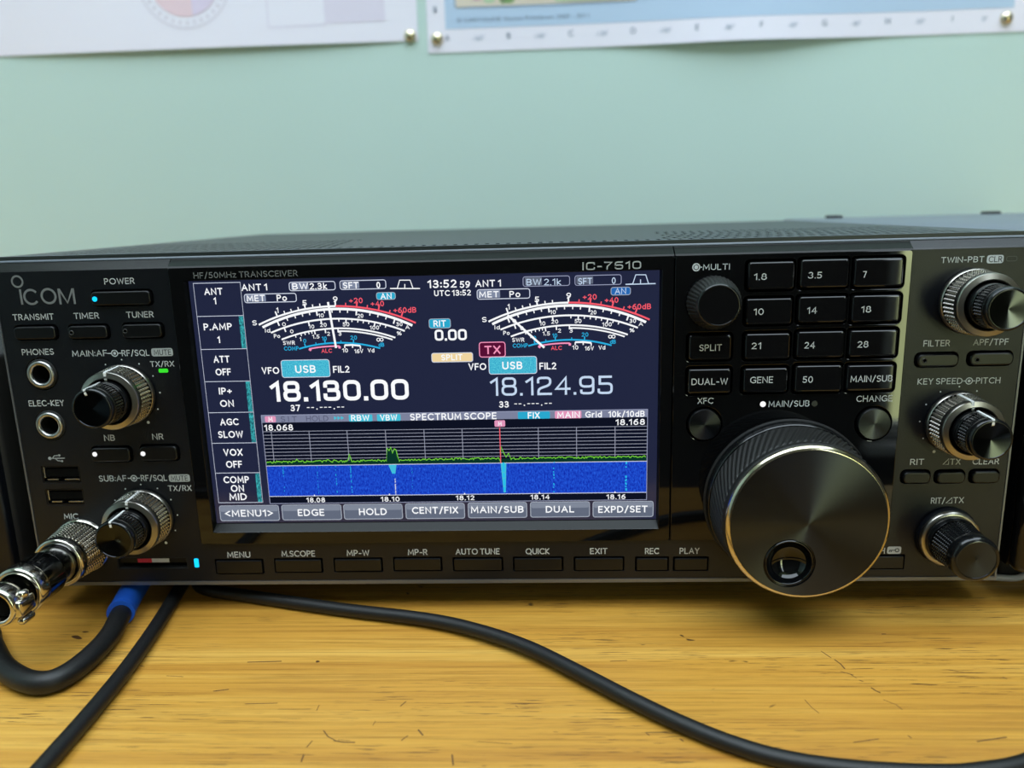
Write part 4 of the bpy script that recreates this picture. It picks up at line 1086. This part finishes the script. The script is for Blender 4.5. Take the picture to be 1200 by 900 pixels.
me = plate_mesh([circle(u, v, 24.4, 128), circle(*DC, 8.25, 64)], 0.5, 0.0)
mb.mesh(me, lambda c: P(c.x, GY - 22.5 - c.z, c.y), 'spun_black'); bpy.data.meshes.remove(me)
mb.build('dial_face', dial)
mb = MB()
lathe(mb, *DC, [(8.25, 22.75), (8.2, 22.2), (7.75, 22.1), (7.6, 22.65), (7.35, 22.75), (7.1, 22.5)] + [(7.0 * math.cos(t), 22.5 - 4.6 * math.sin(t)) for t in [k * PI / 2 / 12 for k in range(1, 12)]] + [(0.02, 17.9)], 'gloss_black', 56, True, GY)
mb.build('finger_dimple', dial)

# ------------------------------------------------------------------ the display (flat, lit)
Z0_, Z1_, Z2_, Z3_ = SCREEN_Y, SCREEN_Y - 0.03, SCREEN_Y - 0.06, SCREEN_Y - 0.09
mb = MB()
rect(mb, (RI[0], RI[1], RI[2], RI[3]), Z0_, 's_panel')
# function column at the left
for i in range(7):
    (ua, ub), (uc, ud) = ROWU[i], ROWU[i + 1]
    va, vb = ROWV[i], ROWV[i + 1]
    ue = (ub + ud) / 2; us = (ua + uc) / 2
    us = 67.6 if i == 0 else us
    ribbon(mb, [(67.7, va), (83.7, va), (83.7, vb), (67.7, vb)], 0.24, Z1_, 's_frame', True)
    if i in (1, 3, 4, 6): rect(mb, (82.0, 83.5, vb + 0.2, va - 0.2), Z1_, 's_tealstripe')
for n_ in ('bw1', 'sft1', 'met1', 'met2'): frame(mb, FR[n_], Z1_, 's_frame', 0.28, 0.7)
for n_ in ('bw2', 'sft2'): frame(mb, FR[n_], Z1_, 's_line', 0.24, 0.7)
for n_ in ('bw1f', 'sft1f', 'met1f', 'met2f', 'bw2f', 'sft2f'): rect(mb, FR[n_], Z1_ + 0.01, 's_fill' if '2f' not in n_ or n_ == 'met2f' else 's_soft', 0.2)
for n_, c_ in (('an1', 's_aqua'), ('rit', 's_aqua'), ('an2', 's_blue')):
    rect(mb, FR[n_], Z1_, c_, 0.7); frame(mb, FR[n_], Z2_, 's_softrim', 0.2, 0.7)
for n_ in ('usb1', 'usb2'):
    rect(mb, FR[n_], Z1_, 's_usb', 0.8); frame(mb, FR[n_], Z2_, 's_frame', 0.25, 0.8)
rect(mb, FR['tx'], Z1_, 's_wine', 0.8); frame(mb, FR['tx'], Z2_, 's_pink', 0.3, 0.8)
rect(mb, FR['split'], Z1_, 's_cream', 0.6); frame(mb, FR['split'], Z2_, 's_frame', 0.25, 0.6)
for k in range(2):
    ribbon(mb, FIL[k], 0.34, Z1_, 's_white' if k == 0 else 's_bluewhite'); ribbon(mb, FILT[k], 0.3, Z1_, 's_white' if k == 0 else 's_bluewhite')
    ribbon(mb, [FIL[k][0], FIL[k][5]], 0.34, Z1_, 's_white' if k == 0 else 's_bluewhite')
    (a, b) = DASH[k]; L_ = b[0] - a[0]
    for q, ch in enumerate('--.---.--'):
        x = a[0] + L_ * (q + 0.5) / 9
        rect(mb, (x - L_ * 0.036, x + L_ * 0.036, a[1] - 0.14, a[1] + 0.14) if ch == '-' else (x - 0.2, x + 0.2, a[1] - 0.75, a[1] - 0.35), Z1_, 's_white')
# two meters
def arc_pts(k, d0=0.0, ua=None, ub=None, du=0.0, dv=0.0, n=40):
    cu, cv, R, a, b = ARC[k]; a = a if ua is None else ua; b = b if ub is None else ub
    R = R + d0
    out = []
    for i in range(n + 1):
        x = a + (b - a) * i / n
        out.append((x + du, cv + math.sqrt(max(R * R - (x - cu) ** 2, 0)) + dv))
    return out
CU = 115.0
def tick(k, x, r_in, r_out, du, dv, m, wd=0.3, z=None):
    cu, cv, R, a, b = ARC[k]
    t = math.asin(max(-1, min(1, (x - cu) / R)))
    ribbon(mb, [(cu + (R + r_in) * math.sin(t) + du, cv + (R + r_in) * math.cos(t) + dv), (cu + (R + r_out) * math.sin(t) + du, cv + (R + r_out) * math.cos(t) + dv)], wd, z or Z1_, m)
for k, (du, dv) in enumerate(((0.0, 0.0), (77.9, -0.55))):
    W_ = 's_white'
    u9 = TK['S'][7][0]
    ribbon(mb, arc_pts('S', 0, None, u9, du, dv), 0.62, Z1_, W_); ribbon(mb, arc_pts('S', 0, u9, None, du, dv), 0.6, Z1_, 's_red')
    for x, mj in TK['S']: tick('S', x, 0, 1.9 if mj else 1.15, du, dv, W_ if x <= u9 + 0.1 else 's_red', 0.5 if mj else 0.36)
    ribbon(mb, arc_pts('Id', 0.15, None, None, du, dv), 0.85, Z1_, W_)
    for x, mj in TK['Id']: tick('Id', x, 0, -1.7 if mj else -1.1, du, dv, W_, 0.5 if mj else 0.36)
    ribbon(mb, arc_pts('Po', 0, None, None, du, dv), 0.58, Z1_, W_)
    for x, mj in TK['Po']: tick('Po', x, 0, -1.5 if mj else -1.0, du, dv, W_, 0.45 if mj else 0.34)
    ribbon(mb, arc_pts('SWR', 0, None, None, du, dv), 0.55, Z1_, W_)
    ribbon(mb, arc_pts('SWR', -0.95, TK['SWR'][7][0], ARC['SWR'][4] - 1.0, du, dv), 0.5, Z1_, W_)
    for x, mj in TK['SWR']: tick('SWR', x, 0, -1.4 if mj else -0.95, du, dv, W_, 0.42 if mj else 0.32)
    ribbon(mb, arc_pts('CO', 0, None, None, du, dv), 0.55, Z1_, 's_cyan')
    for x, mj in TK['CO']: tick('CO', x, 0, 1.3 if mj else 0.8, du, dv, 's_cyan', 0.4 if mj else 0.3)
    al = arc_pts('ALC', 0, None, None, du, dv); ribbon(mb, al, 0.5, Z1_, 's_pink')
    ribbon(mb, [al[-1], (al[-1][0], al[-1][1] - 0.8)], 0.8, Z1_, 's_pink'); ribbon(mb, [al[0], (al[0][0] + 0.7, al[0][1] - 0.5)], 0.8, Z1_, 's_pink')
    vd = [(x + du, y + dv) for x, y in VD]; ribbon(mb, vd, 0.6, Z1_, W_)
    for x, y in vd: ribbon(mb, [(x, y), (x, y - 1.0)], 0.4, Z1_, W_)
    for s, uc, vc, wd, cap, c, bo in METER_TEXT:
        text(mb, s, uc + du, vc + dv, wd, cap, INK[c], Z2_, 1)
    iu, iv = INF[0] + du, INF[1] + dv
    ribbon(mb, circle(iu - 0.55, iv, 0.52, 14), 0.28, Z2_, W_, True); ribbon(mb, circle(iu + 0.55, iv, 0.52, 14), 0.28, Z2_, W_, True)
    ribbon(mb, ND[k], 0.72, Z3_, W_)
# spectrum scope
u0, u1 = 89.0, 219.9
vt = (SCOPE['tl'][1] + SCOPE['tr'][1]) / 2; vb = (SCOPE['bl'][1] + SCOPE['br'][1]) / 2
u0 = (SCOPE['tl'][0] + SCOPE['bl'][0]) / 2; u1 = (SCOPE['tr'][0] + SCOPE['br'][0]) / 2
hb = SCOPE['hb'][1]; g0 = (SCOPE['g0'][1] + SCOPE['g0r'][1]) / 2; g1 = (SCOPE['g1'][1] + SCOPE['g1r'][1]) / 2
w0 = (SCOPE['w0'][1] + SCOPE['w0r'][1]) / 2; w1 = (SCOPE['w1'][1] + SCOPE['w1r'][1]) / 2
rect(mb, (u0, u1, vb, hb), Z0_ - 0.01, 's_black')
rect(mb, (u0, u1, hb, vt), Z1_, 's_header')
frame(mb, (u0, u1, vb, vt), Z2_, 's_line', 0.22, 0.05)
for i in range(10):
    y = g0 + (g1 - g0) * i / 9.6
    ribbon(mb, [(u0, y), (u1, y)], 0.17, Z1_, 's_grid')
for i, x in enumerate(GX):
    if i == 6: continue
    ribbon(mb, [(x, g0), (x, g1)], 0.2, Z1_, 's_grid')
rect(mb, (u0 + 0.1, u1 - 0.1, w1, w0), Z1_, 's_waterfall')
ribbon(mb, [(u0, w0), (u1, w0)], 0.24, Z2_, 's_frame'); ribbon(mb, [(u0, w1), (u1, w1)], 0.24, Z2_, 's_frame')
for x in (GX[1], GX[3], GX[5], GX[7], GX[9]):
    poly(mb, [(x - 0.35, w1 - 0.1), (x + 0.35, w1 - 0.1), (x, w1 + 0.7)], Z3_, 's_white')
rng = random.Random(3)
def base_v(x):
    b = SIG['base']
    for p, q in zip(b, b[1:]):
        if x <= q[0]: return p[1] + (q[1] - p[1]) * (x - p[0]) / (q[0] - p[0])
    return b[-1][1]
tr = []
x = u0 + 0.3
pk = [(p[0], p[1]) for p in SIG['peaks']]
while x < u1 - 0.2:
    y = base_v(x) + 0.12 + rng.uniform(-0.34, 0.44)
    for px_, py_ in pk:
        if abs(x - px_) < 0.55: y = max(y, py_ - abs(x - px_) * (py_ - base_v(x)) / 0.6)
    tr.append((x, y)); x += 0.36
h0, h1 = SIG['hump'][0][0], SIG['hump'][-1][0]; m0, m1 = SIG['m'][0][0], SIG['m'][-1][0]
tr = [p for p in tr if not (h0 <= p[0] <= h1 or m0 <= p[0] <= m1)]
left = [p for p in tr if p[0] < h0]; mid = [p for p in tr if h1 < p[0] < m0]; right = [p for p in tr if p[0] > m1]
rect(mb, (u0 + 0.1, u1 - 0.1, w0, w0 + 1.55), Z1_ - 0.005, 's_dgreen')
for q in range(len(SIG['hump']) - 1):
    a, b = SIG['hump'][q], SIG['hump'][q + 1]
    poly(mb, [(a[0], w0), (b[0], w0), b, a], Z1_ - 0.008, 's_dgreen')
stroke(mb, left + SIG['hump'] + mid + SIG['m'] + right, 0.26, 's_green', lambda uu_, vv_: P(uu_, Z2_, vv_))
ribbon(mb, [(GX[6], w0), (GX[6], g0 + 0.3)], 0.3, Z3_, 's_red')
for q, (a, b) in enumerate(SIG['st']):
    wd = (0.28, 0.16, 0.3, 0.3, 1.6, 0.5, 1.1, 0.5, 0.8, 0.12)[q]
    if q in (4, 6):
        poly(mb, [(a[0] - wd * 0.9, w0 - 0.1), (a[0] + wd * 0.9, w0 - 0.1), (b[0] + wd * 0.35, b[1]), (b[0] - wd * 0.35, b[1])], Z2_ - 0.01, 's_cyanfill')
    n = 26
    for i in range(n):
        if rng.random() < (0.72 if q in (5, 6) else 0.42): 
            v0_ = a[1] + (b[1] - a[1]) * i / n; v1_ = a[1] + (b[1] - a[1]) * (i + 1) / n; uu = a[0] + (b[0] - a[0]) * i / n + rng.uniform(-0.05, 0.05) * (3 if q > 6 else 1)
            rect(mb, (uu - wd / 3, uu + wd / 3, v1_, v0_), Z2_ - 0.02, 's_frame' if q == 5 else 's_streak')
for n_, c_ in (('mm', 's_rose'), ('rbw', 's_cyanfill'), ('vbw', 's_cyanfill'), ('fix', 's_aqua'), ('main', 's_rose'), ('mk', 's_rose')): rect(mb, FR[n_], Z2_, c_, 0.4)
r = ARW
for k in range(3):
    x = r[0] + (r[1] - r[0]) * k / 3; d = (r[1] - r[0]) / 3.3
    poly(mb, [(x, r[2] + 0.3), (x + d, (r[2] + r[3]) / 2), (x, r[3] - 0.3)], Z2_, 's_cyanfill')
for r in SOFT:
    rect(mb, r, Z1_, 's_soft', 0.7); rect(mb, (r[0] + 0.3, r[1] - 0.3, (r[2] + r[3]) / 2 + 0.6, r[3] - 0.3), Z1_ - 0.01, 's_softtop', 0.5); frame(mb, r, Z2_, 's_softrim', 0.26, 0.7)
for g, s, uc, vc, wd, cap, c, bo in TEXT:
    if g == 'screen':
        sq = s in ('18.130.00', '18.124.95', '0.00')
        wt = {'18.130.00': 0.185, '18.124.95': 0.125, '0.00': 0.19}.get(s)
        text(mb, s, uc, vc, wd, cap, INK[c], Z3_ - 0.01, 1.2 if bo else 0, style='square' if sq else None, weight=wt)
mb.build('display_screen', radio)

# ------------------------------------------------------------------ memory card in its slot
r = MISC['sd']; c = MISC['card']
mb = MB(); mb.box(P(r[0] + 0.6, 0.9, c[2]), P(r[1] - 0.9, 3.1, c[3] + 0.1), 'button_black')
card = mb.build('memory_card')
tag(card, 'small dark memory card with red and white edge in slot under the lower left knob', 'memory card')
um = c[0] + (c[1] - c[0]) * 0.45
mb = MB(); mb.box(P(c[0], 0.82, c[2] + 0.1), P(um, 2.0, c[3] + 0.14), 'card_red'); mb.box(P(um, 0.82, c[2] + 0.1), P(c[1], 2.0, c[3] + 0.14), 'card_white'); q = mb.build('card_label', card)
mb = MB()
plate(mb, [rrect(*grow(r, -0.05), 0.4, 2), rrect(*grow(r, -0.35), 0.3, 2)], 0.05, 3.0, 'rubber_black'); mb.build('card_slot', radio)

# ------------------------------------------------------------------ metal microphone plug
pu, pv = 16.6, 14.6
plug = thing('microphone_plug', 'chrome metal multi-pin microphone plug screwed into socket at lower left of radio', 'plug', P(pu, -24, pv))
mb = MB()
lathe(mb, pu, pv, [(10.3, 0.3), (10.4, 0.8), (10.0, 1.6), (9.7, 1.8)], 'chrome', 72)
knurl(mb, pu, pv, 9.75, 1.8, 8.85, 11.6, 'chrome', 42, 9, 0.65)
mb.build('knurled_ring', plug)
mb = MB()
lathe(mb, pu, pv, [(8.4, 11.4), (8.75, 11.8), (8.75, 14.6), (8.4, 15.3), (7.2, 15.4), (7.0, 15.0), (6.9, 14)], 'chrome', 72)
mb.build('collar', plug)
mb = MB()
lathe(mb, pu, pv, [(6.85, 13.5), (6.85, 21.5), (7.0, 22.0), (7.55, 22.3), (7.7, 22.8), (7.7, 31.5)], 'chrome_dark', 72)
b = mb.build('barrel', plug)
mb = MB()                                      # embossed lettering on the barrel
def onb(x, h, rr): 
    a = x / 7.7; return P(pu + rr * math.sin(a), -h, pv + rr * math.cos(a))
for x, s in ((-3.6, 'E'), (-1.2, 'E'), (1.2, 'L'), (3.6, 'L')):
    vs, fs = text_geo(s, 2)
    mb.add([onb(x + q.x * 2.6 - 0.8, 29.2 - q.y * 5.2, 7.85) for q in vs], fs, 'chrome')
mb.build('embossed_letters', b)
mb = MB()
lathe(mb, pu, pv, [(7.6, 31.2), (8.1, 31.5), (8.2, 32.2), (8.1, 35.4), (7.7, 36.1), (6.6, 36.3), (6.2, 35.8), (6.1, 34)], 'chrome', 72)
mb.build('rear_ring', plug)
mb = MB()                                      # cable clamp: an open saddle with two lugs and a screw
lathe(mb, pu - 0.6, pv - 0.4, [(5.4, 34.5), (5.5, 38.6), (6.0, 39.4), (6.35, 41.0), (6.35, 44.4), (6.0, 45.4), (5.0, 45.8), (4.5, 45.2), (4.3, 40.0), (3.0, 38.0), (0.02, 38.0)], 'chrome', 56)
mb.build('cable_clamp', plug)
mb = MB(); mb.rbox(P(pu + 3.8, -45.0, pv - 4.2), P(pu + 7.0, -37.4, pv + 1.4), 1.1, 'chrome'); mb.rbox(P(pu + 4.0, -44, pv - 7.0), P(pu + 6.8, -38.2, pv - 4.6), 1.0, 'chrome'); mb.build('clamp_lug', plug)
mb = MB()
vs = []; fs = []; nn = 20
for rr, z in ((1.5, 1.4), (1.7, 1.7), (1.7, 3.0), (1.2, 3.5), (0.02, 3.55)):
    for q in range(nn): vs.append(P(pu + 5.4 + rr * math.cos(2 * PI * q / nn), -41 + rr * math.sin(2 * PI * q / nn), pv + z))
for j in range(4):
    for q in range(nn): fs.append((j * nn + q, j * nn + (q + 1) % nn, (j + 1) * nn + (q + 1) % nn, (j + 1) * nn + q))
mb.add(vs, fs, 'chrome', True); mb.build('clamp_screw', plug)
mb = MB(); lathe(mb, pu - 0.6, pv - 0.4, [(4.2, 40.2), (4.1, 42.6), (3.6, 43.2), (0.02, 43.2)], 'void_black', 40); mb.build('cable_opening', plug)

# ------------------------------------------------------------------ cables on the desk
def D(x, y, z): return Vector((x, y, z))
path = smooth_path([D(-290, -40, 3.7), D(-240, -22, 3.7), D(-205, -13, 3.7), D(-183, -17, 3.7), D(-171, -29, 3.7), D(-158, -41.5, 3.7), D(-145, -49, 3.7), D(-137, -48.5, 3.7), D(-133.6, -39, 3.7), D(-133.8, -24, 3.8), D(-137.2, -10, 4.3), D(-140.5, 2, 4.6), D(-143.5, 16, 4.8), D(-150, 60, 5), D(-150, 130, 5)])
mb = MB(); tube(mb, path, 3.5, 'cable_black', 20)
loop = mb.build('looped_cable', None, D(-137, -48, 0))
tag(loop, 'thick black cable with blue sleeve bending from left edge under the radio', 'cable')
sp = smooth_path([D(-137.4, -9.6, 4.7), D(-139.2, -3, 4.7), D(-141.2, 5, 4.8), D(-143.3, 15, 4.9), D(-145.5, 24, 5)])
mb = MB(); tube(mb, sp, [4.7] * 3 + [4.5] * (len(sp) - 6) + [4.3] * 3, 'sleeve_blue', 24); q = mb.build('cable_sleeve', loop); q['label'] = 'bright blue rubber sleeve'
path = smooth_path([D(-140, 150, 2.6), D(-134, 70, 2.6), D(-128.5, 25, 2.6), D(-125.6, 7, 2.6), D(-121.6, -17, 2.6), D(-118.8, -40, 2.6), D(-117.6, -60, 2.6), D(-117.3, -77, 2.6), D(-117.6, -92, 2.6), D(-121, -106, 2.6), D(-134, -115, 2.6), D(-165, -118, 2.6), D(-240, -112, 2.6)])
mb = MB(); tube(mb, path, 2.5, 'cable_black', 18)
tag(mb.build('straight_cable', None, D(-118, -50, 0)), 'thin black cable running from below the radio straight toward the lower left corner', 'cable')
path = smooth_path([D(-116, 150, 2.4), D(-118, 60, 2.4), D(-122.5, 31, 2.4), D(-122.5, 19, 2.4), D(-115, 11.6, 2.4), D(-95, 6, 2.4), D(-60, -3.5, 2.5), D(-28, -11.5, 2.9), D(-9, -19.5, 3.2), D(8.4, -30.5, 3.4), D(24.5, -44.5, 3.3), D(38.5, -57, 3.0), D(51, -67, 2.6), D(63, -75, 2.4), D(75, -80.6, 2.4), D(91, -84, 2.4), D(110, -85.3, 2.4), D(122, -84.3, 2.4), D(136, -80.5, 2.4), D(165, -66, 2.4), D(215, -30, 2.4), D(330, 40, 2.4)])
mb = MB(); tube(mb, path, 2.3, 'cable_black', 18)
tag(mb.build('long_cable', None, D(30, -50, 0)), 'long thin black cable curving across the desk in front of the radio to lower right', 'cable')

# ------------------------------------------------------------------ neighbours of the radio
bx = thing('equipment_case', 'black equipment case with pale grey top at the right edge beside the radio', 'equipment case', (174.8, 0, 0))
bx.rotation_euler = (math.radians(0.37), 0, 0)
ex0, ex1 = 174.8, 404.8
mb = MB(); mb.box((ex0 + 0.5, 3, 15), (ex1 - 0.5, 279, 124), 'button_black'); mb.build('case_body', bx)
mb = MB(); mb.rbox((ex0, 1.5, 123), (ex1, 281, 128.7), 1.6, 'case_grey'); mb.build('case_top', bx)
mb = MB(); mb.rbox((ex0 + 0.2, -3.5, 14), (ex1 - 0.2, 4.5, 126.5), 3.4, 'key_black', 5); mb.build('case_front', bx)
for x, y in ((ex0 + 30, 271), (ex0 + 130, 271)):
    mb = MB(); mb.rbox((x - 4.5, y - 4.5, 128.4), (x + 4.5, y + 4.5, 130.4), 1.0, 'rubber_black'); mb.build('top_stud', bx)
for x in (ex0 + 18, ex1 - 18):
    for y in (30, 255):
        mb = MB(); mb.rbox((x - 9, y - 9, -0.3 if y < 100 else -1.4), (x + 9, y + 9, 16), 1.5, 'rubber_black'); mb.build('foot', bx)
mb = MB()
tube(mb, smooth_path([D(ex0 + 30, 60, 14), D(ex0 + 26, 34, 5), D(ex0 + 18, 20.5, 1.6), D(ex0 + 6, 20.0, 1.5), D(ex0 - 0.5, 20.2, 1.6)]), 1.25, 'wire_white', 14)
w_ = mb.build('foot_bail', bx); w_['label'] = 'thin pale wire foot'
mb = MB()
cs = thing('speaker_case', 'dark equipment case at the left edge, mostly outside the picture, beside the radio', 'equipment case', (-250, 60, 0))
mb.rbox((-330, 1.0, 8), (-177.8, 180, 96), 2.0, 'rubber_black'); mb.build('case_body', cs)
mb = MB(); mb.rbox((-328, -2.5, 10), (-179.0, 2.5, 94), 1.2, 'matte_black'); mb.build('case_front', cs)
for x in (-316, -196):
    for y in (20, 150):
        mb = MB(); mb.rbox((x - 8, y - 8, 0), (x + 8, y + 8, 8.6), 1.2, 'rubber_black'); mb.build('foot', cs)
